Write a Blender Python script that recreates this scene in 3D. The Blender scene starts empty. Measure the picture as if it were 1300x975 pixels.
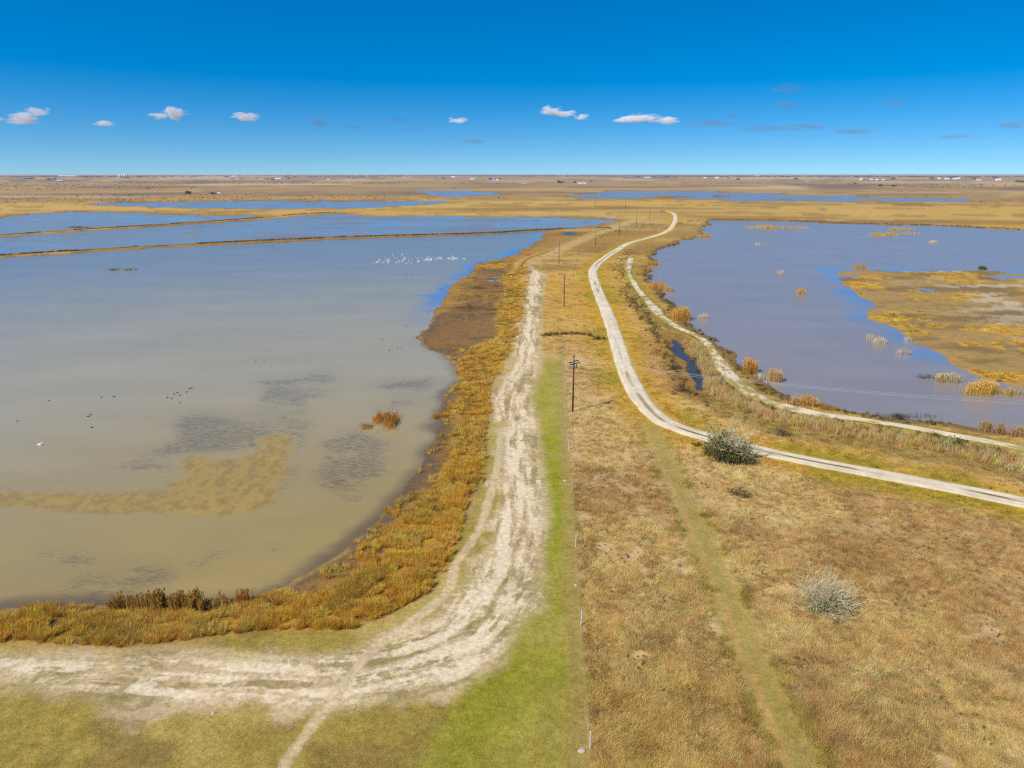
import bpy, math, random
import numpy as np

# ------------------------------------------------------------------ camera, sky, sun, exposure
scene = bpy.context.scene
CAM_H = 42.0
F_PX = 903.0                      # focal length in pixels of a 1300 px wide frame
PITCH = math.atan((487.5 - 220.5) / F_PX)
cam_d = bpy.data.cameras.new('camera')
cam_d.sensor_width = 36.0
cam_d.lens = 36.0 * F_PX / 1300.0
cam_d.clip_start = 0.5
cam_d.clip_end = 120000.0
cam = bpy.data.objects.new('camera', cam_d)
cam.location = (0, 0, CAM_H)
cam.rotation_euler = (math.pi / 2 - PITCH, 0, 0)
scene.collection.objects.link(cam)
scene.camera = cam

SUN_EL = math.radians(46.0)
SUN_DIR = (-0.81, -0.586)         # horizontal direction towards the sun: behind the camera, to its left
w = bpy.data.worlds.new('World')
scene.world = w
w.use_nodes = True
nt = w.node_tree
nt.nodes.clear()
tc = nt.nodes.new('ShaderNodeTexCoord')
mp = nt.nodes.new('ShaderNodeMapping'); mp.vector_type = 'POINT'
mp.inputs['Scale'].default_value = (1, 1, 1.35)
mp.inputs['Location'].default_value = (0, 0, 0.088)
nrm = nt.nodes.new('ShaderNodeVectorMath'); nrm.operation = 'NORMALIZE'
sky = nt.nodes.new('ShaderNodeTexSky')
sky.sky_type = 'NISHITA'; sky.sun_disc = False
sky.sun_elevation = SUN_EL
sky.sun_rotation = math.atan2(SUN_DIR[0], SUN_DIR[1])
sky.altitude = 0; sky.air_density = 1.0; sky.dust_density = 0.5; sky.ozone_density = 3.0
hs = nt.nodes.new('ShaderNodeHueSaturation')
hs.inputs['Saturation'].default_value = 1.62
hs.inputs['Hue'].default_value = 0.503
bg = nt.nodes.new('ShaderNodeBackground'); bg.inputs['Strength'].default_value = 0.146
wo = nt.nodes.new('ShaderNodeOutputWorld')
nt.links.new(tc.outputs['Generated'], mp.inputs['Vector'])
nt.links.new(mp.outputs[0], nrm.inputs[0])
nt.links.new(nrm.outputs[0], sky.inputs['Vector'])
nt.links.new(sky.outputs[0], hs.inputs['Color'])
nt.links.new(hs.outputs[0], bg.inputs['Color'])
nt.links.new(bg.outputs[0], wo.inputs['Surface'])

sun_d = bpy.data.lights.new('sun', 'SUN')
sun_d.energy = 5.0
sun_d.angle = math.radians(0.53)
sun_d.color = (1.0, 0.95, 0.86)
sun = bpy.data.objects.new('sun', sun_d)
from mathutils import Vector, Matrix
sd_ = Vector((SUN_DIR[0] * math.cos(SUN_EL), SUN_DIR[1] * math.cos(SUN_EL), math.sin(SUN_EL)))
sun.rotation_euler = sd_.to_track_quat('Z', 'Y').to_euler()
sun.location = (-60, -60, 90)
scene.collection.objects.link(sun)
scene.view_settings.view_transform = 'Standard'
scene.view_settings.look = 'None'
scene.view_settings.gamma = 1.0
scene.view_settings.exposure = -0.1
scene.cycles.use_denoising = False
scene.cycles.pixel_filter_type = 'BLACKMAN_HARRIS'
scene.cycles.filter_width = 1.25
scene.cycles.max_bounces = 6
scene.cycles.diffuse_bounces = 2
scene.cycles.glossy_bounces = 2
scene.cycles.transmission_bounces = 2
scene.cycles.volume_bounces = 4
scene.cycles.sample_clamp_indirect = 3.0
scene.cycles.sample_clamp_direct = 1.6
scene.cycles.transparent_max_bounces = 8

# ------------------------------------------------------------------ helpers
RNG = np.random.default_rng(7)
random.seed(7)
COL = scene.collection
CP, SP = math.cos(PITCH), math.sin(PITCH)


def g(px, py, z=0.0):
    """map survey: where the sight line through a pixel of the photograph meets the level z"""
    u = (px - 650.0) / F_PX
    v = (487.5 - py) / F_PX
    dz = -SP + v * CP
    t = (z - CAM_H) / dz
    return (u * t, (CP + v * SP) * t)


def gp(pts, z=0.0):
    return np.array([g(x, y, z) for x, y in pts], float)


def far_y(px, py):
    """the photograph's horizon bows a little; level it for the survey of far things"""
    yh = np.interp(px, [0, 300, 650, 1000, 1300], [220.3, 221.8, 223.0, 222.0, 221.0])
    return py - yh + 222.0


def lin(r, g_, b, k=1.0):
    f = lambda c: (c / 255.0 / 12.92) if c / 255.0 <= 0.04045 else ((c / 255.0 + 0.055) / 1.055) ** 2.4
    return np.array([f(r) * k, f(g_) * k, f(b) * k])


def tag(o, label=None, cat=None, group=None, kind=None):
    if label: o['label'] = label
    if cat: o['category'] = cat
    if group: o['group'] = group
    if kind: o['kind'] = kind
    return o


def link_mesh(name, verts, faces, mat, parent=None, smooth=False):
    me = bpy.data.meshes.new(name)
    me.from_pydata([tuple(map(float, v)) for v in verts], [], [tuple(int(i) for i in f) for f in faces])
    me.materials.append(mat)
    if smooth:
        me.polygons.foreach_set('use_smooth', [True] * len(me.polygons))
    me.update()
    o = bpy.data.objects.new(name, me)
    COL.objects.link(o)
    if parent is not None: o.parent = parent
    return o


def np_mesh(name, verts, quads, mat, smooth=True):
    me = bpy.data.meshes.new(name)
    verts = np.asarray(verts, np.float32); quads = np.asarray(quads, np.int32)
    n = quads.shape[1]
    me.vertices.add(len(verts)); me.vertices.foreach_set('co', verts.ravel())
    me.loops.add(quads.size); me.loops.foreach_set('vertex_index', quads.ravel())
    me.polygons.add(len(quads)); me.polygons.foreach_set('loop_start', np.arange(len(quads), dtype=np.int32) * n)
    me.materials.append(mat)
    if smooth: me.polygons.foreach_set('use_smooth', np.ones(len(quads), bool))
    me.update(calc_edges=True)
    return me


def set_color(me, name, rgb):
    a = me.attributes.new(name, 'FLOAT_COLOR', 'POINT')
    c = np.ones((len(rgb), 4), np.float32); c[:, :3] = rgb
    a.data.foreach_set('color', c.ravel())


def set_float(me, name, v):
    a = me.attributes.new(name, 'FLOAT', 'POINT')
    a.data.foreach_set('value', np.asarray(v, np.float32))


def empty(name, loc, rz=0.0):
    o = bpy.data.objects.new(name, None)
    o.empty_display_size = 0.3
    o.location = loc; o.rotation_euler = (0, 0, rz)
    COL.objects.link(o)
    return o


def _hash(ix, iy, seed):
    h = (ix.astype(np.int64) * 374761393 + iy.astype(np.int64) * 668265263 + seed * 1274126177) & 0xFFFFFFFF
    h = ((h ^ (h >> 13)) * 1274126177) & 0xFFFFFFFF
    h = h ^ (h >> 16)
    return (h & 0xFFFFFF).astype(np.float32) / 16777215.0


def vnoise(x, y, seed=0):
    xi = np.floor(x); yi = np.floor(y)
    fx = (x - xi).astype(np.float32); fy = (y - yi).astype(np.float32)
    fx = fx * fx * fx * (fx * (fx * 6 - 15) + 10); fy = fy * fy * fy * (fy * (fy * 6 - 15) + 10)
    a = _hash(xi, yi, seed); b = _hash(xi + 1, yi, seed); c = _hash(xi, yi + 1, seed); d = _hash(xi + 1, yi + 1, seed)
    return (a * (1 - fx) + b * fx) * (1 - fy) + (c * (1 - fx) + d * fx) * fy


def fbm(x, y, wl, seed=0, octaves=4, gain=0.55):
    """0..1 fractal noise, wl = longest wavelength in metres; rotated per octave"""
    s = 0.0; amp = 1.0; tot = 0.0
    ca, sa = math.cos(0.6), math.sin(0.6)
    X = x / wl + seed * 17.3; Y = y / wl - seed * 9.1
    for i in range(octaves):
        s = s + amp * vnoise(X, Y, seed * 7 + i); tot += amp
        X, Y = (X * ca - Y * sa) * 2.03 + 5.2, (X * sa + Y * ca) * 2.03 + 1.7
        amp *= gain
    return np.clip((s / tot - 0.5) * 1.6 + 0.5, 0, 1)


def sm(e0, e1, x):
    t = np.clip((x - e0) / (e1 - e0 + 1e-9), 0, 1)
    return t * t * (3 - 2 * t)


def sdf(poly, x, y, lim=80.0):
    """signed distance to a polygon, positive inside, clamped to -lim outside its neighbourhood"""
    out = np.full(x.shape, -lim, np.float32)
    p = np.asarray(poly)
    m = (x > p[:, 0].min() - lim) & (x < p[:, 0].max() + lim) & (y > p[:, 1].min() - lim) & (y < p[:, 1].max() + lim)
    X = x[m]; Y = y[m]
    if X.size == 0: return out
    d2 = np.full(X.shape, 1e18); ins = np.zeros(X.shape, bool)
    for i in range(len(p)):
        ax, ay = p[i - 1]; bx, by = p[i]
        ex, ey = bx - ax, by - ay
        t = np.clip(((X - ax) * ex + (Y - ay) * ey) / (ex * ex + ey * ey + 1e-12), 0, 1)
        d2 = np.minimum(d2, (X - ax - t * ex) ** 2 + (Y - ay - t * ey) ** 2)
        if abs(ey) > 1e-12:
            c = ((ay > Y) != (by > Y)) & (X < ex * (Y - ay) / ey + ax)
            ins ^= c
    d = np.sqrt(d2)
    out[m] = np.where(ins, d, -d)
    return np.maximum(out, -lim)


def resample(pts, step):
    """Catmull-Rom through the points, resampled at about `step`"""
    P = np.asarray(pts, float)
    Q = np.vstack([2 * P[0] - P[1], P, 2 * P[-1] - P[-2]])
    out = []
    for i in range(1, len(Q) - 2):
        a, b, c, d = Q[i - 1], Q[i], Q[i + 1], Q[i + 2]
        n = max(2, int(np.linalg.norm(c - b) / step))
        for k in range(n):
            t = k / n
            out.append(0.5 * ((2 * b) + (c - a) * t + (2 * a - 5 * b + 4 * c - d) * t * t + (3 * b - a - 3 * c + d) * t ** 3))
    out.append(P[-1])
    return np.array(out)


def line_dist(pts, x, y, lim=40.0):
    """distance to a polyline, arc length and side at the nearest point"""
    d = np.full(x.shape, lim, np.float32); s = np.zeros(x.shape, np.float32); sd = np.zeros(x.shape, np.float32)
    p = np.asarray(pts)
    m = (x > p[:, 0].min() - lim) & (x < p[:, 0].max() + lim) & (y > p[:, 1].min() - lim) & (y < p[:, 1].max() + lim)
    X = x[m]; Y = y[m]
    if X.size == 0: return d, s, sd
    best = np.full(X.shape, 1e18); bs = np.zeros(X.shape); bside = np.zeros(X.shape); acc = 0.0
    for i in range(1, len(p)):
        ax, ay = p[i - 1]; ex, ey = p[i] - p[i - 1]
        L2 = ex * ex + ey * ey + 1e-12
        t = np.clip(((X - ax) * ex + (Y - ay) * ey) / L2, 0, 1)
        q = (X - ax - t * ex) ** 2 + (Y - ay - t * ey) ** 2
        b = q < best
        best[b] = q[b]; bs[b] = acc + t[b] * math.sqrt(L2); bside[b] = np.sign(ex * (Y[b] - ay) - ey * (X[b] - ax))
        acc += math.sqrt(L2)
    d[m] = np.minimum(np.sqrt(best), lim); s[m] = bs; sd[m] = bside
    return d, s, sd


# ------------------------------------------------------------------ materials
def new_mat(name):
    m = bpy.data.materials.new(name); m.use_nodes = True
    n = m.node_tree; n.nodes.clear()
    o = n.nodes.new('ShaderNodeOutputMaterial')
    b = n.nodes.new('ShaderNodeBsdfPrincipled')
    n.links.new(b.outputs[0], o.inputs['Surface'])
    return m, n, b


def ramp(n, src, lo, hi, a, b):
    r = n.nodes.new('ShaderNodeMapRange')
    r.inputs['From Min'].default_value = lo; r.inputs['From Max'].default_value = hi
    r.inputs['To Min'].default_value = a; r.inputs['To Max'].default_value = b
    n.links.new(src, r.inputs['Value'])
    return r.outputs[0]


def noise(n, scale, detail=4, rough=0.6, vec=None, dist=0.0):
    t = n.nodes.new('ShaderNodeTexNoise')
    t.inputs['Scale'].default_value = scale; t.inputs['Detail'].default_value = detail
    t.inputs['Roughness'].default_value = rough; t.inputs['Distortion'].default_value = dist
    if vec is not None: n.links.new(vec, t.inputs['Vector'])
    return t.outputs['Fac']


def mul_color(n, col, fac):
    m = n.nodes.new('ShaderNodeVectorMath'); m.operation = 'SCALE'
    n.links.new(col, m.inputs[0]); n.links.new(fac, m.inputs['Scale'])
    return m.outputs[0]


def math_node(n, op, a, b):
    m = n.nodes.new('ShaderNodeMath'); m.operation = op
    for i, v in enumerate((a, b)):
        if isinstance(v, (int, float)): m.inputs[i].default_value = v
        else: n.links.new(v, m.inputs[i])
    return m.outputs[0]


def plain_mat(name, rgb, rough=0.7, var=0.15, scale=6.0, bump=0.0, metallic=0.0):
    m, n, b = new_mat(name)
    tcn = n.nodes.new('ShaderNodeTexCoord')
    f = noise(n, scale, 5, 0.6, tcn.outputs['Object'])
    c = n.nodes.new('ShaderNodeRGB'); c.outputs[0].default_value = (*[float(v) for v in rgb], 1)
    n.links.new(mul_color(n, c.outputs[0], ramp(n, f, 0.25, 0.75, 1 - var, 1 + var)), b.inputs['Base Color'])
    b.inputs['Roughness'].default_value = rough; b.inputs['Metallic'].default_value = metallic
    if bump:
        bp = n.nodes.new('ShaderNodeBump'); bp.inputs['Strength'].default_value = bump; bp.inputs['Distance'].default_value = 0.05
        n.links.new(f, bp.inputs['Height']); n.links.new(bp.outputs[0], b.inputs['Normal'])
    return m


def ground_mat(name, grain=(0.66, 1.32), bump=0.6, rough=0.95):
    m, n, b = new_mat(name)
    at = n.nodes.new('ShaderNodeAttribute'); at.attribute_name = 'soil'
    cr = n.nodes.new('ShaderNodeAttribute'); cr.attribute_name = 'crust'
    geo = n.nodes.new('ShaderNodeNewGeometry')
    f1 = noise(n, 2.2, 6, 0.7, geo.outputs['Position'])
    f2 = noise(n, 0.35, 4, 0.6, geo.outputs['Position'])
    f3 = noise(n, 1.7, 8, 0.72, geo.outputs['Position'], 0.4)
    k = math_node(n, 'MULTIPLY', ramp(n, f1, 0.28, 0.72, *grain), ramp(n, f2, 0.3, 0.7, 0.88, 1.12))
    salt = math_node(n, 'ADD', math_node(n, 'MULTIPLY', f3, 1.5), math_node(n, 'MULTIPLY', cr.outputs['Fac'], 0.5))
    salt = ramp(n, salt, 0.92, 1.42, 0.0, 1.0)
    salt = math_node(n, 'MULTIPLY', salt, ramp(n, cr.outputs['Fac'], 0.02, 0.2, 0.0, 1.0))
    mx = n.nodes.new('ShaderNodeMix'); mx.data_type = 'RGBA'
    n.links.new(salt, mx.inputs['Factor']); n.links.new(mul_color(n, at.outputs['Color'], k), mx.inputs['A'])
    mx.inputs['B'].default_value = (0.86, 0.69, 0.45, 1)
    n.links.new(mx.outputs['Result'], b.inputs['Base Color'])
    b.inputs['Roughness'].default_value = rough
    b.inputs['Specular IOR Level'].default_value = 0.15
    bp = n.nodes.new('ShaderNodeBump'); bp.inputs['Strength'].default_value = bump; bp.inputs['Distance'].default_value = 0.12
    n.links.new(f1, bp.inputs['Height']); n.links.new(bp.outputs[0], b.inputs['Normal'])
    return m


def water_mat():
    m, n, b = new_mat('turbid_water')
    at = n.nodes.new('ShaderNodeAttribute'); at.attribute_name = 'body'
    ro = n.nodes.new('ShaderNodeAttribute'); ro.attribute_name = 'still'
    geo = n.nodes.new('ShaderNodeNewGeometry')
    mpn = n.nodes.new('ShaderNodeMapping'); mpn.inputs['Rotation'].default_value = (0, 0, 0.25); mpn.inputs['Scale'].default_value = (0.45, 1.2, 1)
    n.links.new(geo.outputs['Position'], mpn.inputs['Vector'])
    f = noise(n, 1.1, 5, 0.65, mpn.outputs[0])
    fb = noise(n, 0.05, 4, 0.6, mpn.outputs[0])
    we = n.nodes.new('ShaderNodeAttribute'); we.attribute_name = 'weed'
    mw = n.nodes.new('ShaderNodeMapping'); mw.inputs['Rotation'].default_value = (0, 0, -0.3); mw.inputs['Scale'].default_value = (0.42, 1.0, 1)
    n.links.new(geo.outputs['Position'], mw.inputs['Vector'])
    fw = noise(n, 2.1, 8, 0.74, mw.outputs[0], 0.5)
    wk = math_node(n, 'ADD', fw, math_node(n, 'MULTIPLY', we.outputs['Fac'], 0.42))
    wk = math_node(n, 'MULTIPLY', ramp(n, wk, 0.80, 1.06, 0.0, 0.72), ramp(n, we.outputs['Fac'], 0.02, 0.3, 0.0, 1.0))
    mxw = n.nodes.new('ShaderNodeMix'); mxw.data_type = 'RGBA'
    n.links.new(wk, mxw.inputs['Factor']); n.links.new(mul_color(n, at.outputs['Color'], ramp(n, fb, 0.3, 0.7, 0.93, 1.07)), mxw.inputs['A'])
    mxw.inputs['B'].default_value = (0.085, 0.072, 0.055, 1)
    n.links.new(mxw.outputs['Result'], b.inputs['Base Color'])
    n.links.new(ramp(n, ro.outputs['Fac'], 0, 1, 0.24, 0.05), b.inputs['Roughness'])
    b.inputs['IOR'].default_value = 1.333
    bp = n.nodes.new('ShaderNodeBump'); bp.inputs['Distance'].default_value = 0.10
    n.links.new(ramp(n, ro.outputs['Fac'], 0, 1, 0.5, 0.1), bp.inputs['Strength'])
    n.links.new(f, bp.inputs['Height']); n.links.new(bp.outputs[0], b.inputs['Normal'])
    return m


def blade_mat(name, translucent=0.25):
    """vegetation: per-plant tint from the scatter, per-blade shade from the blade itself"""
    m, n, b = new_mat(name)
    ti = n.nodes.new('ShaderNodeAttribute'); ti.attribute_type = 'INSTANCER'; ti.attribute_name = 'tint'
    sh = n.nodes.new('ShaderNodeAttribute'); sh.attribute_name = 'shade'
    c = mul_color(n, ti.outputs['Color'], sh.outputs['Fac'])
    n.links.new(c, b.inputs['Base Color'])
    b.inputs['Roughness'].default_value = 0.75; b.inputs['Specular IOR Level'].default_value = 0.2
    tr = n.nodes.new('ShaderNodeBsdfTranslucent'); n.links.new(c, tr.inputs['Color'])
    mx = n.nodes.new('ShaderNodeMixShader'); mx.inputs[0].default_value = translucent
    out = [q for q in n.nodes if q.type == 'OUTPUT_MATERIAL'][0]
    n.links.new(b.outputs[0], mx.inputs[1]); n.links.new(tr.outputs[0], mx.inputs[2]); n.links.new(mx.outputs[0], out.inputs['Surface'])
    return m


def shade_mat(name, rgb, translucent=0.2):
    m, n, b = new_mat(name)
    sh = n.nodes.new('ShaderNodeAttribute'); sh.attribute_name = 'shade'
    cc = n.nodes.new('ShaderNodeRGB'); cc.outputs[0].default_value = (*[float(v) for v in rgb], 1)
    c = mul_color(n, cc.outputs[0], sh.outputs['Fac'])
    n.links.new(c, b.inputs['Base Color']); b.inputs['Roughness'].default_value = 0.75; b.inputs['Specular IOR Level'].default_value = 0.2
    tr = n.nodes.new('ShaderNodeBsdfTranslucent'); n.links.new(c, tr.inputs['Color'])
    mx = n.nodes.new('ShaderNodeMixShader'); mx.inputs[0].default_value = translucent
    out = [q for q in n.nodes if q.type == 'OUTPUT_MATERIAL'][0]
    n.links.new(b.outputs[0], mx.inputs[1]); n.links.new(tr.outputs[0], mx.inputs[2]); n.links.new(mx.outputs[0], out.inputs['Surface'])
    return m


M_GROUND = ground_mat('soil_and_dry_sward')
M_ROAD = ground_mat('caliche_gravel', (0.85, 1.12), 0.3, 0.9)
M_WATER = water_mat()

# ------------------------------------------------------------------ survey of the place
# ponds
P_LEFT = gp([(-420, 352), (0, 328), (200, 315), (440, 304), (600, 299), (692, 293), (692, 298), (681, 308), (666, 315), (662, 322), (640, 327),
             (620, 330), (606, 335), (589, 354), (579, 363), (566, 380), (552, 400), (534, 424), (531, 434), (542, 441), (565, 451), (586, 467), (584, 481),
             (577, 491), (562, 508), (553, 545), (533, 590), (500, 637), (473, 667), (452, 688), (432, 705), (403, 723), (370, 743), (338, 757), (300, 764),
             (200, 769), (129, 770), (0, 777), (-420, 800)])
P_MIDDLE = gp([(-420, 348), (0, 323), (200, 311), (440, 300), (600, 296), (700, 291.5), (745, 287.5), (772, 282), (789, 279.8), (758, 278.3), (708, 276.5),
               (640, 275.8), (548, 274.3), (470, 275), (426, 271), (305, 281), (203, 288), (101, 294.5), (0, 301), (-420, 326)])
P_UPPER = gp([(-420, 322), (0, 297), (101, 290.5), (203, 284), (305, 277), (330, 274), (230, 273.5), (170, 270), (95, 268.5), (59, 270.5), (22, 273.5), (0, 279), (-120, 292), (-420, 310)])
P_STRIP = gp([(104, 259), (150, 257), (220, 256.4), (330, 256), (430, 255.6), (520, 255.2), (576, 256.3), (515, 261.5), (430, 265.2), (330, 264.6), (240, 264.5), (200, 263), (140, 261)])
P_FAR = gp([(520, 243), (560, 242), (600, 243.3), (632, 245), (638, 246.8), (600, 249), (565, 249.3), (540, 246.5)])
P_FARRIGHT = gp([(716, 249), (745, 246.3), (781, 242.6), (860, 242.4), (907, 244), (987, 246.5), (1080, 249.5), (1180, 252.8), (1283, 255), (1260, 256), (1198, 256.3), (1080, 256),
                 (960, 254.6), (860, 253), (790, 252), (741, 251.3)])
P_RIGHT = gp([(897, 280), (995, 281.5), (1097, 285), (1198, 287.5), (1300, 293), (1700, 318), (1700, 575), (1300, 549), (1242, 546), (1198, 536), (1141, 533), (1063, 518),
              (1002, 506), (972, 492), (945, 468), (928, 450), (904, 429), (880, 414), (862, 401), (849, 382), (840, 372), (826, 356), (821, 347), (827, 332), (830, 323), (844, 313), (860, 307.5), (893, 300.5)])
P_DITCH = gp([(853, 430), (863, 432), (873, 446), (884, 464), (894, 480), (897, 496), (884, 497), (872, 479), (861, 459), (853, 443)])
P_PUDDLE = gp([(709, 298.5), (716, 295.5), (728, 294.5), (738, 295.5), (730, 297.5), (718, 299)])
PONDS = [('main', P_LEFT), ('middle', P_MIDDLE), ('upper', P_UPPER), ('strip', P_STRIP), ('far', P_FAR), ('farright', P_FARRIGHT), ('right', P_RIGHT), ('ditch', P_DITCH), ('puddle', P_PUDDLE)]
# mudflats that stand a few centimetres out of the ponds
FLAT_RIGHT = gp([(1046, 340), (1063, 343), (1097, 342), (1198, 343), (1300, 342), (1700, 345), (1700, 520), (1300, 497), (1240, 482), (1219, 472), (1202, 459), (1178, 448), (1141, 428), (1134, 418), (1100, 404), (1104, 389), (1077, 369), (1056, 352)])
FLAT_LEFT = gp([(606, 336), (648, 328), (664, 330), (655, 400), (640, 440), (585, 452), (542, 439), (532, 430), (552, 404), (585, 362)])
# the left shore
MUD = gp([(556, 398), (531, 425), (531, 436), (545, 444), (565, 454), (585, 468), (583, 482), (575, 492), (560, 508), (550, 545), (531, 590), (497, 637), (470, 667), (449, 688), (429, 705), (400, 724), (338, 758), (200, 768), (0, 776), (-420, 800), (-420, 812),
          (0, 784), (156, 783), (305, 779), (389, 772), (440, 745), (484, 732), (500, 691), (523, 650), (550, 620), (577, 576), (581, 535), (588, 498), (584, 474), (640, 440), (650, 398)])
BAND = gp([(650, 332), (668, 345), (660, 400), (648, 451), (634, 478), (615, 498), (617, 552), (604, 620), (590, 668), (566, 726), (545, 757), (498, 782), (447, 804), (338, 806), (237, 815), (135, 822), (0, 820), (-420, 838),
           (-420, 806), (0, 781), (156, 780), (305, 776), (389, 769), (440, 742), (484, 729), (498, 690), (521, 650), (548, 620), (575, 576), (579, 535), (586, 498), (582, 474), (592, 445), (628, 438), (632, 400), (640, 350)])
TRACK = gp([(672, 338), (663, 380), (662, 400), (653, 430), (652, 461), (634, 485), (618, 505), (618, 532), (629, 546), (634, 569), (634, 603), (625, 644), (618, 679), (606, 713), (582, 755), (552, 790), (498, 818), (430, 829), (305, 835), (169, 839), (0, 838), (-420, 850),
            (-420, 880), (0, 868), (27, 880), (129, 884), (176, 897), (203, 917), (277, 902), (338, 910), (437, 908), (498, 889), (542, 884), (575, 880), (606, 866), (633, 848), (647, 821), (662, 789), (688, 776), (684, 757), (684, 713), (693, 680), (696, 654), (692, 620), (684, 583), (681, 535), (672, 508), (680, 485), (686, 465), (686, 434), (687, 400), (690, 370), (693, 350)])
GREEN = gp([(700, 430), (712, 430), (722, 570), (733, 700), (740, 800), (748, 960), (752, 1100), (560, 1100), (600, 930), (640, 850), (668, 790), (690, 775), (686, 715), (698, 655), (690, 600), (684, 545), (676, 505), (690, 470)])
RIGHT_FIELD_FENCE = gp([(714, 430), (719, 534), (724, 590), (731, 694), (737.5, 795), (749, 952), (760, 1120)])
TRACK_AXIS = resample(gp([(680, 338), (674, 400), (668, 460), (654, 500), (652, 545), (658, 600), (660, 650), (650, 700), (630, 760), (590, 812), (500, 848), (400, 860), (200, 860), (0, 855), (-420, 866)]), 3)
TWO_TRACK = resample(gp([(818, 530), (838, 575), (862, 625), (884, 672), (905, 720), (935, 790), (970, 875), (1008, 965), (1050, 1080)]), 3)
CATTLE_PATH = resample(gp([(637, 545), (632, 590), (624, 625), (619, 645), (606, 682), (578, 726), (573, 750), (548, 777), (498, 811), (464, 841), (440, 872), (420, 902), (400, 925), (368, 972), (330, 1040)]), 2)
ROAD = resample(gp([(846, 268), (854.5, 270.5), (857.5, 276), (855, 285), (846, 294), (824, 301.5), (799, 308.5), (783, 317.5), (767, 328), (756, 338), (752.5, 347), (758, 367), (767, 388), (776, 411), (784, 437), (794, 468), (808, 498), (830, 525), (855, 540.5), (904, 556.5), (961, 571), (1029, 585.5), (1097, 598), (1165, 611), (1232, 623.5), (1300, 637.5), (1420, 662), (1600, 700)], 0.6), 1.5)
BANK_PATH = resample(gp([(801, 328), (798, 342), (804, 357), (812.6, 370), (824, 383), (838, 399), (860, 415), (893, 431), (911, 454), (931, 481), (961, 503), (1002, 517), (1046, 526), (1097, 533), (1144, 540), (1198, 550), (1249, 559), (1300, 569), (1420, 592)], 0.6), 1.2)
DITCH_LINE = resample(gp([(800, 365), (830, 400), (858, 432), (876, 465), (892, 495), (925, 522), (975, 540), (1050, 556), (1130, 569), (1200, 582), (1300, 601), (1420, 625)], 0.3), 3)
GRADED = resample(gp([(668, 335), (700, 323), (745, 303), (785, 287), (815, 277)]), 4)
OLD_BANK = resample(gp([(650, 350), (668, 330), (700, 318), (740, 301), (768, 290)]), 4)
LEVEES = {
    'levee_a': resample(gp([(-420, 350), (0, 325.5), (200, 313), (440, 302), (600, 297.3), (690, 292.5), (760, 290), (775, 291)]), 4),
    'levee_b': resample(gp([(-420, 324), (0, 299), (101, 292.5), (203, 286), (305, 279), (370, 273.5), (426, 270)]), 4),
}
# weed beds under the surface of the main pond
WEEDS = [gp(q) for q in (
    [(60, 612), (150, 590), (230, 560), (232, 520), (265, 518), (320, 540), (330, 492), (385, 490), (400, 545), (380, 590), (350, 640), (340, 620), (372, 560), (320, 572), (240, 580), (200, 622), (120, 622)],
    [(-40, 610), (60, 615), (60, 628), (-40, 632)], [(400, 560), (450, 545), (500, 560), (500, 600), (470, 640), (420, 650), (400, 600)],
    [(480, 490), (545, 480), (545, 510), (490, 520)], [(0, 735), (60, 700), (125, 694), (130, 715), (210, 712), (205, 735), (110, 745), (0, 750)], [(-40, 752), (70, 745), (150, 760), (150, 785), (-40, 790)],
    [(250, 690), (310, 680), (320, 705), (255, 715)], [(330, 685), (370, 680), (370, 700), (335, 705)], [(360, 730), (440, 695), (470, 660), (480, 670), (440, 715), (380, 745)], [(330, 480), (420, 470), (420, 505), (330, 510)],
    [(300, 765), (400, 715), (410, 725), (330, 775)])]
BAR = gp([(-420, 640), (0, 625), (68, 628), (135, 626), (198, 625), (211, 611), (234, 604), (228, 590), (244, 577), (281, 584), (315, 579), (335, 569), (329, 556), (355, 550), (377, 555), (376, 573), (366, 600), (347, 620), (342, 637), (315, 652), (278, 658), (237, 656), (186, 652), (101, 652), (0, 647), (-420, 664)])
LAND_Z = 0.55


def pond_field(x, y, r):
    """largest signed distance into a pond (positive inside) and which pond it is"""
    wa = np.clip(0.010 * r, 0.5, 14.0)
    wx = x + (fbm(x, y, 11.0, 3, 4) - 0.5) * 2 * wa
    wy = y + (fbm(x, y, 11.0, 4, 4) - 0.5) * 2 * wa
    best = np.full(x.shape, -80.0, np.float32); which = np.zeros(x.shape, np.int32)
    for i, (nm, P) in enumerate(PONDS):
        d = sdf(P, wx, wy)
        b = d > best
        best[b] = d[b]; which[b] = i
    return best, which, wx, wy


def mix(c, col, m):
    return c + (np.asarray(col) - c) * m[:, None]


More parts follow.
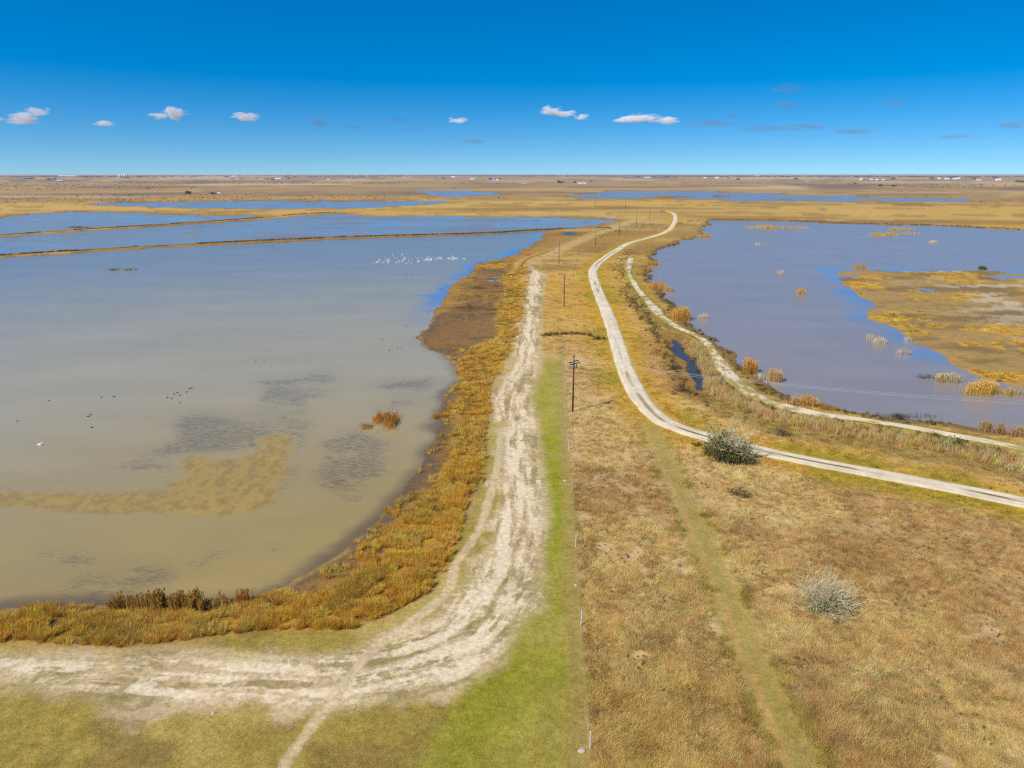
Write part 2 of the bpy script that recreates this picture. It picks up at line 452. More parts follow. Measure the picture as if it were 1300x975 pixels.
def fields(x, y):
    """height, base colour and growth of the ground at map positions"""
    r = np.hypot(x, y)
    pond, which, wx, wy = pond_field(x, y, r)
    n_big = fbm(x, y, 60.0, 11, 4); n_mid = fbm(x, y, 14.0, 12, 4); n_sm = fbm(x, y, 3.0, 13, 3); n_fine = fbm(x, y, 0.9, 14, 2)
    far_n = fbm(x * 0.35, y, 300.0, 15, 5); far_n2 = fbm(x * 0.25, y, 120.0, 16, 4)
    # --- open sward
    straw, brown, gold, pale = lin(204, 170, 114), lin(172, 134, 86), lin(210, 168, 88), lin(214, 190, 146)
    c = np.tile(straw, (x.size, 1))
    c = mix(c, brown, sm(0.45, 0.8, n_mid) * 0.6)
    c = mix(c, pale, sm(0.55, 0.85, n_sm) * 0.28)
    c = mix(c, gold, sm(0.5, 0.8, n_big) * 0.45)
    zone = {}
    # gold levels north of the near ground
    k = sm(200, 330, r)
    c = mix(c, lin(208, 162, 66), sm(130, 230, r) * (0.55 + 0.35 * n_big))
    c = mix(c, lin(200, 156, 66), k * 0.4)
    c = mix(c, lin(150, 112, 58), k * sm(0.42, 0.75, far_n2) * 0.75)
    c = mix(c, lin(206, 170, 96), k * sm(0.55, 0.75, fbm(x * 0.3, y, 45.0, 18, 4)) * 0.6)
    c = mix(c, lin(132, 102, 56), k * sm(0.55, 0.75, fbm(x * 0.35, y, 24.0, 17, 5, 0.62)) * 0.5)
    # the plain beyond
    k = sm(1150, 1700, r)
    plain = mix(np.tile(lin(172, 138, 88), (x.size, 1)), lin(120, 100, 84), sm(0.4, 0.75, far_n) * 0.8)
    plain = mix(plain, lin(200, 160, 92), sm(0.5, 0.78, far_n2) * 0.75)
    plain = mix(plain, lin(206, 180, 134), sm(0.72, 0.85, fbm(x * 0.3, y, 500.0, 19, 4)) * 0.8)
    c = mix(c, plain, k)
    # --- right: verge grass of the road
    dr, s_r, side_r = line_dist(ROAD[::3], x, y, 30)
    verge = sm(7.5 + 3 * n_mid, 3.0, dr)
    c = mix(c, lin(196, 152, 42), verge * 0.75)
    c = mix(c, lin(150, 140, 40), verge * sm(0.5, 0.75, n_mid) * 0.6)
    dp, s_p, side_p = line_dist(BANK_PATH[::3], x, y, 30)
    bankp = sm(5.0, 1.5, dp)
    c = mix(c, lin(165, 148, 48), bankp * 0.7)
    dd, s_d, side_d = line_dist(DITCH_LINE, x, y, 30)
    ditch = sm(6.0, 2.0, dd + (n_mid - 0.5) * 3)
    c = mix(c, lin(152, 126, 66), ditch * 0.8)
    # --- two-track through the field
    dt, s_t, side_t = line_dist(TWO_TRACK, x, y, 20)
    two = sm(3.1, 1.3, dt + (n_sm - 0.5) * 1.6) * sm(0, 8, s_t)
    c = mix(c, lin(160, 144, 64), two * 0.75)
    rut = sm(0.55, 0.25, np.abs(dt * side_t + 0.9)) + sm(0.5, 0.2, np.abs(dt * side_t - 0.95)) * 0.5
    c = mix(c, lin(190, 152, 92), np.clip(rut, 0, 1) * two * 0.7)
    # --- left of the fence
    fence_x = np.interp(y, RIGHT_FIELD_FENCE[::-1, 1], RIGHT_FIELD_FENCE[::-1, 0])
    left = sm(0.35, -0.35, x - fence_x + (n_sm - 0.5) * 0.8) * sm(175, 140, r)
    lawn = mix(np.tile(lin(190, 164, 92), (x.size, 1)), lin(160, 140, 58), sm(0.35, 0.7, n_mid) * 0.7)
    lawn = mix(lawn, lin(150, 122, 70), sm(0.55, 0.8, n_sm) * 0.5)
    c = mix(c, lawn, left)
    gr = sdf(GREEN, x, y, 20) + (n_mid - 0.5) * 4 + 1.2
    green = sm(-1.5, 2.0, gr) * left
    c = mix(c, lin(152, 150, 34), green * (0.55 + 0.4 * sm(0.3, 0.7, n_mid)))
    c = mix(c, lin(178, 160, 80), green * sm(0.55, 0.85, n_big) * 0.6)
    c = mix(c, lin(172, 145, 85), sm(1.6, 0.2, np.abs(x - fence_x + 0.6)) * sm(240, 170, r) * 0.7)
    # --- bare salty track
    tr = sdf(TRACK, x + (n_sm - 0.5) * 1.6, y + (n_mid - 0.5) * 2.0, 25)
    tr = tr + 0.25
    trk = sm(-1.2, 1.2, tr + (n_sm - 0.5) * 2.2)
    c = mix(c, lin(198, 170, 122), trk * 0.92)
    # wheel marks run along the track
    dc, s_c, side_c = line_dist(CATTLE_PATH, x, y, 60)
    da, s_a, side_a = line_dist(TRACK_AXIS, x, y, 60)
    lat = da * side_a
    along = fbm(lat * 2.2 + (n_mid - 0.5) * 1.6, s_a * 0.2, 2.0, 21, 5, 0.62)
    blot = fbm(x * 0.7, y, 3.2, 22, 7, 0.68)
    salt_n = along * 0.62 + blot * 0.38
    salt = sm(0.36, 0.66, salt_n + (n_fine - 0.5) * 0.30 + (n_big - 0.5) * 0.14 + np.clip(tr, 0, 3) * 0.035 + 0.0) * sm(-0.6, 2.2, tr)
    c = mix(c, lin(210, 184, 138), trk * 0.55)
    rutm = np.zeros(x.shape)
    wob = (fbm(s_a, s_a * 0 + 2, 16.0, 24, 3) - 0.5) * 2.4
    for k_, (off_, hw_) in enumerate(((-3.4, 0.22), (-1.9, 0.26), (-0.2, 0.24), (1.4, 0.26), (3.0, 0.22))):
        w_ = wob + (fbm(s_a, s_a * 0 + 5 + k_, 22.0, 25 + k_, 3) - 0.5) * 2.0
        rutm = np.maximum(rutm, sm(hw_ * 1.8, hw_ * 0.5, np.abs(lat + w_ - off_)) * sm(0.25, 0.55, fbm(s_a, s_a * 0 + 7 + k_, 14.0, 35 + k_, 3)))
    rutm = rutm * sm(0.0, 1.5, tr)
    zone['crust'] = salt * (1 - 0.4 * rutm) * (1 - 0.75 * sm(0.62, 0.3, dc + (n_sm - 0.5) * 0.4) * sm(0, 6, s_c))
    c = mix(c, lin(184, 154, 104), rutm * 0.5)
    c = mix(c, lin(142, 118, 72), trk * sm(0.56, 0.74, 1 - salt_n + (n_fine - 0.5) * 0.35) * 0.6)
    c = mix(c, lin(150, 132, 70), trk * sm(0.58, 0.7, fbm(x * 0.6, y, 7.0, 23, 4)) * 0.5)
    cpath = sm(0.62, 0.3, dc + (n_sm - 0.5) * 0.4) * sm(0, 6, s_c)
    c = mix(c, lin(216, 190, 146), cpath * 0.75)
    # --- graded strip and old bank towards the north
    dg, s_g, _ = line_dist(GRADED, x, y, 30)
    c = mix(c, lin(205, 172, 110), sm(7.0, 3.0, dg) * 0.7)
    # --- left shore
    bd = sdf(BAND, wx, wy, 25) + 0.1
    band = sm(-0.8, 0.8, bd)
    bandc = mix(np.tile(lin(150, 110, 44), (x.size, 1)), lin(112, 86, 36), sm(0.4, 0.7, n_sm) * 0.7)
    bandc = mix(bandc, lin(196, 146, 50), sm(0.5, 0.8, n_mid) * 0.6)
    c = mix(c, bandc, band)
    md = sdf(MUD, x + (n_sm - 0.5) * 2, y + (n_sm - 0.5) * 2, 25)
    mud = sm(-0.5, 1.0, md)
    mudc = mix(np.tile(lin(146, 106, 54), (x.size, 1)), lin(104, 84, 58), sm(0.35, 0.75, n_mid * 0.5 + n_fine * 0.5) * 0.9)
    mudc = mix(mudc, lin(170, 126, 58), sm(-5.0, 0.0, bd) * sm(0.3, 0.6, n_sm) * 0.7)
    mudc = mix(mudc, lin(112, 92, 70), sm(-3.0, 0.0, pond))
    c = mix(c, mudc, mud * (1 - band * 0.8))
    # --- pond rims and beds
    rim = sm(-9.0 - 0.012 * r, -0.5, pond) * (1 - sm(0, 1, pond))
    rimr = rim * (which == 6)
    c = mix(c, lin(120, 92, 46), rimr * sm(-4.5, -1.0, pond) * 0.85)
    c = mix(c, lin(180, 142, 52), rimr * sm(-3.0, -6.0, pond) * 0.5)
    c = mix(c, lin(150, 105, 45), rim * (which != 6) * (1 - band) * (1 - mud) * 0.7)
    bed = sm(0.0, 0.6, pond)
    c = mix(c, lin(110, 90, 58), bed)
    # --- height
    slope = sm(0.0, 11.0, -pond)
    und = ((n_mid - 0.5) * 0.25 + (n_big - 0.5) * 0.5) * sm(4, 12, dr) * sm(3, 8, dp) * sm(3, 14, -pond)
    z = 0.06 + (LAND_Z - 0.06) * slope + und
    z = np.where(pond > 0, 0.06 - np.minimum(pond * 0.12, 0.7), z)
    z = np.where(r > 900, np.where(pond > 0, z, np.maximum(z, 0.5)), z)
    z = z - ditch * 0.35 * (which != 7) * sm(4.5, 7, dr) * sm(2.5, 5, dp)
    # --- mudflats: centimetres above or below the water
    fr = sdf(FLAT_RIGHT, wx, wy, 60); fl = sdf(FLAT_LEFT, wx, wy, 30)
    flat = np.maximum(sm(-2, 3, fr), 0)
    pudd = fbm(x * 0.4, y, 15.0, 31, 5, 0.65)
    inner = sm(12, 120, fr + (n_mid - 0.5) * 20)
    zf = 0.04 + (pudd - 0.5) * 0.55 + 0.30 * inner + 0.24 * sm(10, 60, 330 - r)
    z = np.where(fr > -3, z * (1 - flat) + zf * flat, z)
    fc = mix(np.tile(lin(172, 138, 78), (x.size, 1)), lin(136, 110, 64), sm(0.4, 0.7, fbm(x * 0.5, y, 14.0, 32, 5, 0.65)) * 0.9)
    fc = mix(fc, lin(200, 155, 58), sm(0.56, 0.7, fbm(x * 0.6, y, 9.0, 33, 5, 0.62)) * (0.95 - 0.6 * inner))
    fc = mix(fc, lin(206, 190, 160), sm(0.55, 0.70, fbm(x * 0.5, y, 7.0, 34, 5, 0.66)) * sm(14, 50, fr) * 0.7)
    c = mix(c, fc, flat)
    pud2 = fbm(x * 0.3, y * 1.2, 10.0, 35, 5, 0.68)
    flat2 = sm(-1.5, 9, fl + (pud2 - 0.5) * 8) * (1 - band)
    zf2 = 0.0 + (pud2 - 0.47) * 0.40 + 0.10 * sm(150, 230, 470 - r)
    z = np.where(fl > -2, z * (1 - flat2) + zf2 * flat2, z)
    f2 = mix(np.tile(lin(138, 102, 60), (x.size, 1)), lin(108, 86, 62), sm(0.4, 0.7, fbm(x * 0.4, y, 12.0, 36, 4)) * 0.9)
    f2 = mix(f2, lin(150, 112, 60), sm(0.4, 0.7, n_fine * 0.5 + n_sm * 0.5) * 0.7)
    f2 = mix(f2, lin(200, 150, 52), sm(0.54, 0.64, fbm(x * 0.3, y, 18.0, 37, 4)) * sm(230, 300, r))
    c = mix(c, f2, flat2)
    # marsh in the upper pond
    mr = sm(0.50, 0.62, fbm(x * 0.3, y, 160.0, 41, 4)) * (which == 2) * sm(450, 700, y) * (pond > 0)
    mr2 = sm(0.60, 0.68, fbm(x * 0.22, y, 90.0, 42, 4)) * (which == 5) * (pond > 0)
    mr = np.maximum(mr, mr2)
    z = np.where(mr > 0, z * (1 - mr) + 0.22 * mr, z)
    c = mix(c, mix(np.tile(lin(140, 105, 45), (x.size, 1)), lin(172, 122, 40), n_mid), mr)
    zone.update(pond=pond, which=which, band=band, mud=mud, trk=trk, green=green, left=left, dr=dr, dp=dp, dd=dd, two=two, dt=dt, fence_x=fence_x, rim=rim, flat=flat, flat2=flat2,
                n_big=n_big, n_mid=n_mid, n_sm=n_sm, cpath=cpath, r=r, verge=verge, ditch=ditch, fr=fr, bd=bd, salt=salt, rimr=rimr, tr=tr, bankp=bankp)
    return z, c, zone


# ------------------------------------------------------------------ the ground: one sheet to the horizon
def build_ground():
    rows = 600
    q = np.linspace(1 / 36.0, 1 / 36.0 / rows, rows)
    rr = np.concatenate([[1.0, 8.0, 18.0, 27.0, 32.0], 1 / q, [32000.0]])
    dense = np.radians(np.linspace(-50, 50, 1000))
    coarse = np.radians(np.linspace(50, 310, 90)[1:-1])
    th = np.concatenate([dense, coarse])
    R, T = np.meshgrid(rr, th, indexing='ij')
    x = (R * np.sin(T)).ravel(); y = (R * np.cos(T)).ravel()
    z, c, zn = fields(x, y)
    nr, ntn = R.shape
    idx = np.arange(nr * ntn).reshape(nr, ntn)
    a = idx[:-1, :]; b = idx[1:, :]
    quads = np.stack([a, b, np.roll(b, -1, 1), np.roll(a, -1, 1)], -1).reshape(-1, 4)
    quads = quads[:, ::-1]
    me = np_mesh('ground', np.stack([x, y, z], 1), quads, M_GROUND)
    set_color(me, 'soil', c * 0.92); set_float(me, 'crust', zn['crust'])
    o = bpy.data.objects.new('ground', me); COL.objects.link(o)
    tag(o, 'flat coastal prairie of dry grass, bare salty track and muddy shores', 'ground', kind='structure')
    # water sheets, one per pond
    pond, which = zn['pond'], zn['which']
    r = np.hypot(x, y)
    body, still, weed = water_look(x, y, pond, which, r)
    dr_loc = r * r / (36.0 * rows)
    near = pond > -(2.2 * dr_loc + 4.0)
    fq = quads[near[quads].any(1)]
    fq = fq[(r[fq].max(1) < 9000)]
    owner = which[fq[:, 0]]
    names = {'main': 'wide turbid tan and grey pond filling the left half', 'middle': 'long blue-grey pond between the two straight levees', 'upper': 'marshy blue pond beyond the second levee at far left',
             'strip': 'narrow far blue pond with pale sandy back shore', 'far': 'small far blue pond near the centre horizon', 'farright': 'long far pond with marsh islands at the right horizon',
             'right': 'mauve-blue pond right of the gravel road', 'ditch': 'narrow dark ditch water among the cattails by the road', 'puddle': 'small blue puddle at the tip of the middle levee'}
    for i, (nm, P) in enumerate(PONDS):
        f = fq[owner == i]
        if len(f) == 0: continue
        u, inv = np.unique(f, return_inverse=True)
        me = np_mesh('pond', np.stack([x[u], y[u], np.zeros(len(u))], 1), inv.reshape(-1, 4), M_WATER)
        set_color(me, 'body', body[u]); set_float(me, 'still', still[u]); set_float(me, 'weed', weed[u])
        o = bpy.data.objects.new('pond', me); COL.objects.link(o)
        tag(o, names[nm], 'pond', kind='structure')


def water_look(x, y, pond, which, r):
    n1 = fbm(x, y, 40.0, 51, 4); n2 = fbm(x * 0.3, y, 9.0, 52, 4)
    tan, grey = lin(176, 150, 88), lin(182, 168, 132)
    k = sm(70, 170, r)
    c = np.tile(tan, (x.size, 1)); c = mix(c, grey, k * (which == 0))
    c = mix(c, lin(146, 148, 144), sm(170, 420, r) * (which == 0))
    c = mix(c, lin(150, 150, 146), ((which == 1) | (which == 2)).astype(float))
    c = mix(c, lin(158, 146, 138), (which == 6).astype(float))
    c = mix(c, lin(146, 140, 136), ((which == 3) | (which == 4) | (which == 5)).astype(float))
    c = mix(c, lin(90, 92, 90) * 0.6, ((which == 7) | (which == 8)).astype(float))
    still = np.zeros(x.shape)
    # sheltered clear water off shores and flats, its sky reflection painted into the colour
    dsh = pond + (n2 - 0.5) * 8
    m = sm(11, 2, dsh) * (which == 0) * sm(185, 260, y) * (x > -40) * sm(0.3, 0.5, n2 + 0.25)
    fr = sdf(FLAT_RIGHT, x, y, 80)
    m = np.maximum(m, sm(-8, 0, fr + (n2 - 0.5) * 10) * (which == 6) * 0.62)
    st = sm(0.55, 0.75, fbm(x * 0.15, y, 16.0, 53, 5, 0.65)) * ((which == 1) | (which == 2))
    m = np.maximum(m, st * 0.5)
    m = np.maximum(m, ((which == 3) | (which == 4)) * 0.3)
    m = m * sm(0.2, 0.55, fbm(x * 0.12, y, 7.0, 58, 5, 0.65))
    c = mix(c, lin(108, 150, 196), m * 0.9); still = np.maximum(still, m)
    # thin growth standing in the middle pond
    g_ = sm(0.66, 0.76, fbm(x * 0.25, y, 26.0, 54, 4)) * (which == 1)
    c = mix(c, lin(150, 120, 80), g_ * 0.6)
    # weed beds
    wmask = np.zeros(x.shape)
    for q in WEEDS: wmask = np.maximum(wmask, sm(-4.5, 2.0, sdf(q, x, y, 15) + (n1 - 0.5) * 6))
    xr, yr = x * 0.94 + y * 0.34, -x * 0.34 + y * 0.94
    wn = fbm(xr * 0.38, yr, 1.5, 55, 5, 0.66)
    weed = wmask * (0.25 + 0.75 * sm(0.15, 0.75, fbm(x * 0.45, y, 8.0, 57, 4) + 0.12))
    c = mix(c, lin(132, 118, 100), wmask * 0.25 * n1)
    edge = sm(3.5, 0.3, pond + (n2 - 0.5) * 3) * (which == 0) * sm(200, 120, r)
    c = mix(c, lin(104, 86, 66), edge * 0.75)
    # algae bar lying just under the surface
    b = sm(-1.0, 1.2, sdf(BAR, x + (n2 - 0.5) * 3, y + (n1 - 0.5) * 3, 15))
    bc = mix(np.tile(lin(188, 154, 72), (x.size, 1)), lin(152, 124, 62), sm(0.35, 0.75, fbm(x * 1.6, y, 1.4, 56, 5, 0.7)) * 0.7)
    bc = mix(bc, lin(150, 128, 84), sm(0.5, 0.75, n1) * 0.5)
    c = mix(c, bc, b * 0.9)
    return c * 0.83, np.clip(still, 0, 1), np.clip(weed * (1 - b), 0, 1)


build_ground()


# ------------------------------------------------------------------ roads and levees as ribbons
def ribbon(name, line, half, us, zfun, cfun, mat, label, cat, kind='structure', ragged=0.0, seed=1):
    P = np.asarray(line)
    tn = np.gradient(P, axis=0); tn /= np.linalg.norm(tn, axis=1)[:, None]
    nn = np.stack([-tn[:, 1], tn[:, 0]], 1)
    s = np.concatenate([[0], np.cumsum(np.linalg.norm(np.diff(P, axis=0), axis=1))])
    us = np.asarray(us, float)
    hw = half(s) if callable(half) else np.full(len(s), half)
    jl = 1 + ragged * (fbm(s, s * 0 + 3, 3.0, seed, 4) - 0.5) * 2; jr = 1 + ragged * (fbm(s, s * 0 + 9, 3.0, seed + 1, 4) - 0.5) * 2
    U = np.where(us[None, :] > 0, us[None, :] * jl[:, None], us[None, :] * jr[:, None])
    off = U * hw[:, None]
    X = P[:, None, 0] + nn[:, None, 0] * off; Y = P[:, None, 1] + nn[:, None, 1] * off
    S = np.repeat(s[:, None], len(us), 1); UU = np.repeat(us[None, :], len(s), 0)
    Z = zfun(S, UU, X, Y)
    c = cfun(S.ravel(), UU.ravel(), X.ravel(), Y.ravel(), off.ravel())
    idx = np.arange(len(s) * len(us)).reshape(len(s), len(us))
    q = np.stack([idx[:-1, :-1], idx[:-1, 1:], idx[1:, 1:], idx[1:, :-1]], -1).reshape(-1, 4)[:, ::-1]
    me = np_mesh(name, np.stack([X.ravel(), Y.ravel(), Z.ravel()], 1), q, mat)
    set_color(me, 'soil', c * 0.92)
    o = bpy.data.objects.new(name, me); COL.objects.link(o)
    tag(o, label, cat, kind=kind)
    return o


def road_color(s, u, x, y, off):
    n = fbm(x, y, 2.5, 61, 4); n2 = fbm(s * 0.15, off * 2.0, 1.0, 62, 3)
    c = np.tile(lin(232, 212, 176), (x.size, 1))
    c = mix(c, lin(238, 222, 192), sm(0.4, 0.7, n) * 0.7)
    c = mix(c, lin(190, 164, 118), sm(0.5, 0.8, n2) * 0.35)
    near = sm(190, 120, np.hypot(x, y)) * sm(-10, 25, x)
    med = sm(0.42, 0.16, np.abs(off + 0.15)) * (0.15 * near + 0.9 * near * sm(0.35, 0.6, fbm(s, s * 0, 6.0, 63, 3)))
    med = np.maximum(med, sm(0.5, 0.2, np.abs(off)) * sm(0.66, 0.72, fbm(s, s * 0, 22.0, 64, 2)) * 0.8)
    c = mix(c, lin(140, 122, 76), med)
    c = mix(c, lin(184, 150, 70), sm(0.78, 1.0, np.abs(u)) * 0.8)
    return c


ribbon('gravel_road', ROAD, lambda s: np.full(len(s), 2.15), np.linspace(-1, 1, 15),
       lambda S, U, X, Y: LAND_Z + 0.16 - 0.20 * sm(0.72, 1.0, np.abs(U)) + 0.02 * np.cos(U * 3), road_color, M_ROAD, 'pale caliche gravel road curving from far centre to right edge', 'road', ragged=0.10, seed=3)


def bank_color(s, u, x, y, off):
    n = fbm(x, y, 1.5, 66, 5, 0.68); n2 = fbm(s, off * 0.8, 26.0, 67, 5, 0.6)
    c = np.tile(lin(172, 148, 84), (x.size, 1))
    k = sm(0.36, 0.56, n + 0.22 * (1 - np.abs(u)) - 0.30 * sm(0.55, 0.8, n2)) * sm(1.0, 0.7, np.abs(u))
    c = mix(c, lin(230, 210, 174), k)
    return mix(c, lin(150, 138, 60), sm(0.75, 1, np.abs(u)) * 0.7)


ribbon('bank_path', BANK_PATH, lambda s: 1.2 + 0.7 * sm(0.4, 0.7, fbm(s, s * 0, 40.0, 68, 2)), np.linspace(-1, 1, 13),
       lambda S, U, X, Y: LAND_Z + 0.14 - 0.18 * sm(0.7, 1.0, np.abs(U)), bank_color, M_ROAD, 'broken white shell path along the bank of the right pond', 'path', ragged=0.25, seed=5)


def levee_color(s, u, x, y, off):
    n = fbm(x, y, 9.0, 71, 4)
    c = np.tile(lin(150, 112, 44), (x.size, 1))
    c = mix(c, lin(96, 78, 34), sm(0.45, 0.65, n) * 0.8)
    return mix(c, lin(176, 130, 56), sm(0.5, 0.9, np.abs(u)) * 0.8)


LEVEE_Z = lambda S, U, X, Y: -0.3 + 1.15 * (1 - np.abs(U) ** 1.6) + 0.15 * (fbm(X, Y, 6.0, 72, 3) - 0.5)
ribbon('levee', LEVEES['levee_a'], 3.0, np.linspace(-1, 1, 9), LEVEE_Z, levee_color, M_GROUND, 'low straight earth levee with dark scrub, the nearer of two', 'levee')
ribbon('levee', LEVEES['levee_b'], 3.4, np.linspace(-1, 1, 9), LEVEE_Z, levee_color, M_GROUND, 'low straight earth levee, the farther one behind the middle pond', 'levee')
ribbon('old_bank', OLD_BANK, 2.6, np.linspace(-1, 1, 9), lambda S, U, X, Y: 0.3 + 0.5 * (1 - np.abs(U) ** 1.6), lambda s, u, x, y, o_: mix(np.tile(lin(190, 148, 66), (x.size, 1)), lin(122, 94, 42), sm(0.1, 0.6, -u) * fbm(x, y, 6.0, 73, 3)), M_GROUND,
       'low eroded bank running diagonally behind the salty track', 'bank')


# ------------------------------------------------------------------ vegetation that nobody could count
def blades(n, rad, hmin, hmax, width, bend, spread, flow, rng, segs=2, shade=(0.7, 1.25), lean0=0.1):
    """grass blades as narrow tapering strips -> verts, tris, shade"""
    V, Fc, S = [], [], []
    for _ in range(n):
        a = rng.uniform(0, 2 * math.pi); rr = rad * math.sqrt(rng.uniform())
        bx, by = rr * math.cos(a), rr * math.sin(a)
        L = rng.uniform(hmin, hmax)
        d = (flow * rng.normal() * 0.5 + (0 if flow < 9 else a + rng.normal() * 0.5))
        d = rng.normal(0, spread) if flow < 9 else a + rng.normal(0, 0.6)
        dx, dy = math.cos(d), math.sin(d)
        ang = abs(rng.normal(lean0, lean0 * 0.7)); px, py, pz = bx, by, -0.03
        wd = width * rng.uniform(0.7, 1.3)
        fa = rng.uniform(0, math.pi); wx, wy = math.cos(fa) * wd / 2, math.sin(fa) * wd / 2
        sh = rng.uniform(*shade); b0 = len(V)
        for i in range(segs):
            k = 1 - i / segs * 0.6
            V += [(px - wx * k, py - wy * k, pz), (px + wx * k, py + wy * k, pz)]; S += [sh, sh]
            st = L / segs
            px += dx * math.sin(ang) * st; py += dy * math.sin(ang) * st; pz += math.cos(ang) * st
            ang = min(1.62, ang + bend * rng.uniform(0.6, 1.3) / segs)
        V.append((px, py, pz)); S.append(sh)
        for i in range(segs - 1):
            q = b0 + 2 * i
            Fc += [(q, q + 1, q + 3), (q, q + 3, q + 2)]
        q = b0 + 2 * (segs - 1); Fc.append((q, q + 1, q + 2))
    return np.array(V), np.array(Fc), np.array(S)


def leafy(n, rx, rz, size, rng, shade=(0.6, 1.3), stems=8):
    """a small bush: leaf-sized faces spread through its volume and a few twigs"""
    V, Fc, S = [], [], []
    for i in range(n):
        while True:
            p = rng.uniform(-1, 1, 3)
            if 0.15 < (p ** 2).sum() < 1 and p[2] > -0.6: break
        lump = 0.75 + 0.25 * math.sin(p[0] * 5 + 1) * math.cos(p[1] * 4)
        c = np.array([p[0] * rx * lump, p[1] * rx * lump, (p[2] + 0.6) / 1.6 * rz * lump])
        u = rng.normal(size=3); u /= np.linalg.norm(u); v = np.cross(u, rng.normal(size=3)); v /= np.linalg.norm(v) + 1e-9
        s = size * rng.uniform(0.6, 1.4); b = len(V); sh = rng.uniform(*shade)
        V += [c - u * s, c + v * s * 0.6, c + u * s]; S += [sh] * 3; Fc.append((b, b + 1, b + 2))
    for i in range(stems):
        a = rng.uniform(0, 6.28); b = len(V); t = np.array([math.cos(a) * rx * 0.6, math.sin(a) * rx * 0.6, rz * rng.uniform(0.5, 0.9)])
        V += [np.array([0.03, 0, -0.05]), np.array([-0.03, 0.02, -0.05]), t]; S += [0.5] * 3; Fc.append((b, b + 1, b + 2))
    return np.array(V), np.array(Fc), np.array(S)


def scatter(name, protos, pos, var, rot, scl, tint, mat, label, cat):
    """one stuff object: its mesh holds the plant shapes and the growing points; geometry nodes set a plant on every point"""
    V, Fc, S, VAR = [], [], [], []
    nb = 0
    for k, (v, f, s) in enumerate(protos):
        V.append(v); Fc.append(f + nb); S.append(s); VAR.append(np.full(len(v), 100 + k)); nb += len(v)
    n = len(pos)
    V.append(pos); S.append(np.ones(n)); VAR.append(var)
    V = np.concatenate(V); Fc = np.concatenate(Fc); S = np.concatenate(S); VAR = np.concatenate(VAR).astype(np.int32)
    me = np_mesh(name, V, Fc, mat, smooth=False)
    set_float(me, 'shade', S)
    a = me.attributes.new('variety', 'INT', 'POINT'); a.data.foreach_set('value', VAR)
    full = lambda arr, fill: np.concatenate([np.full((nb, 3), fill), arr]).astype(np.float32)
    a = me.attributes.new('turn', 'FLOAT_VECTOR', 'POINT'); a.data.foreach_set('vector', full(rot, 0).ravel())
    a = me.attributes.new('size', 'FLOAT_VECTOR', 'POINT'); a.data.foreach_set('vector', full(scl, 1).ravel())
    set_color(me, 'tint', full(tint, 0.5))
    o = bpy.data.objects.new(name, me); COL.objects.link(o)
    tag(o, label, cat, kind='stuff')
    ng = bpy.data.node_groups.new(name + '_growth', 'GeometryNodeTree')
    ng.interface.new_socket('Geometry', in_out='INPUT', socket_type='NodeSocketGeometry')
    ng.interface.new_socket('Geometry', in_out='OUTPUT', socket_type='NodeSocketGeometry')
    N, L = ng.nodes, ng.links
    gi = N.new('NodeGroupInput'); go = N.new('NodeGroupOutput'); jn = N.new('GeometryNodeJoinGeometry')

    def attr(nm, ty):
        q = N.new('GeometryNodeInputNamedAttribute'); q.data_type = ty; q.inputs['Name'].default_value = nm
        return q.outputs['Attribute']
    va = attr('variety', 'INT'); ro = attr('turn', 'FLOAT_VECTOR'); sc = attr('size', 'FLOAT_VECTOR')
    e2r = N.new('FunctionNodeEulerToRotation'); L.new(ro, e2r.inputs[0])

    def pick(k):
        c = N.new('FunctionNodeCompare'); c.data_type = 'INT'; c.operation = 'EQUAL'
        si = [i for i in c.inputs if i.enabled and i.type == 'INT']
        L.new(va, si[0]); si[1].default_value = k
        sp = N.new('GeometryNodeSeparateGeometry'); sp.domain = 'POINT'
        L.new(gi.outputs[0], sp.inputs['Geometry']); L.new(c.outputs[0], sp.inputs['Selection'])
        return sp.outputs['Selection']
    for k in range(len(protos)):
        ip = N.new('GeometryNodeInstanceOnPoints')
        L.new(pick(k), ip.inputs['Points']); L.new(pick(100 + k), ip.inputs['Instance'])
        L.new(e2r.outputs[0], ip.inputs['Rotation']); L.new(sc, ip.inputs['Scale'])
        L.new(ip.outputs[0], jn.inputs[0])
    L.new(jn.outputs[0], go.inputs[0])
    md = o.modifiers.new('growth', 'NODES'); md.node_group = ng
    return o


prng = np.random.default_rng(21)
M_STRAW = blade_mat('dry_grass_blades', 0.25)
M_TUSS = blade_mat('tussock_blades', 0.25)
M_SHORT = blade_mat('short_grass_blades', 0.3)
M_REED = blade_mat('cattail_blades', 0.4)
M_SCRUB = blade_mat('scrub_leaves', 0.15)
PR_LODGED = [blades(46, 0.55, 0.35, 0.85, 0.026, 1.25, 0.55, 0, prng, 2, lean0=0.5) for _ in range(4)]
PR_TUSSOCK = [blades(60, 0.26, 0.4, 0.85, 0.03, 0.9, 0, 9, prng, 2, lean0=0.3) for _ in range(3)]
PR_SHORT = [blades(46, 0.6, 0.06, 0.17, 0.03, 0.8, 2.0, 0, prng, 1, lean0=0.4) for _ in range(3)]
PR_REED = [blades(34, 0.5, 1.2, 2.3, 0.045, 0.25, 3.0, 0, prng, 2, lean0=0.08) for _ in range(3)]
PR_SCRUB = [leafy(130, 0.7, 1.0, 0.10, prng) for _ in range(3)]

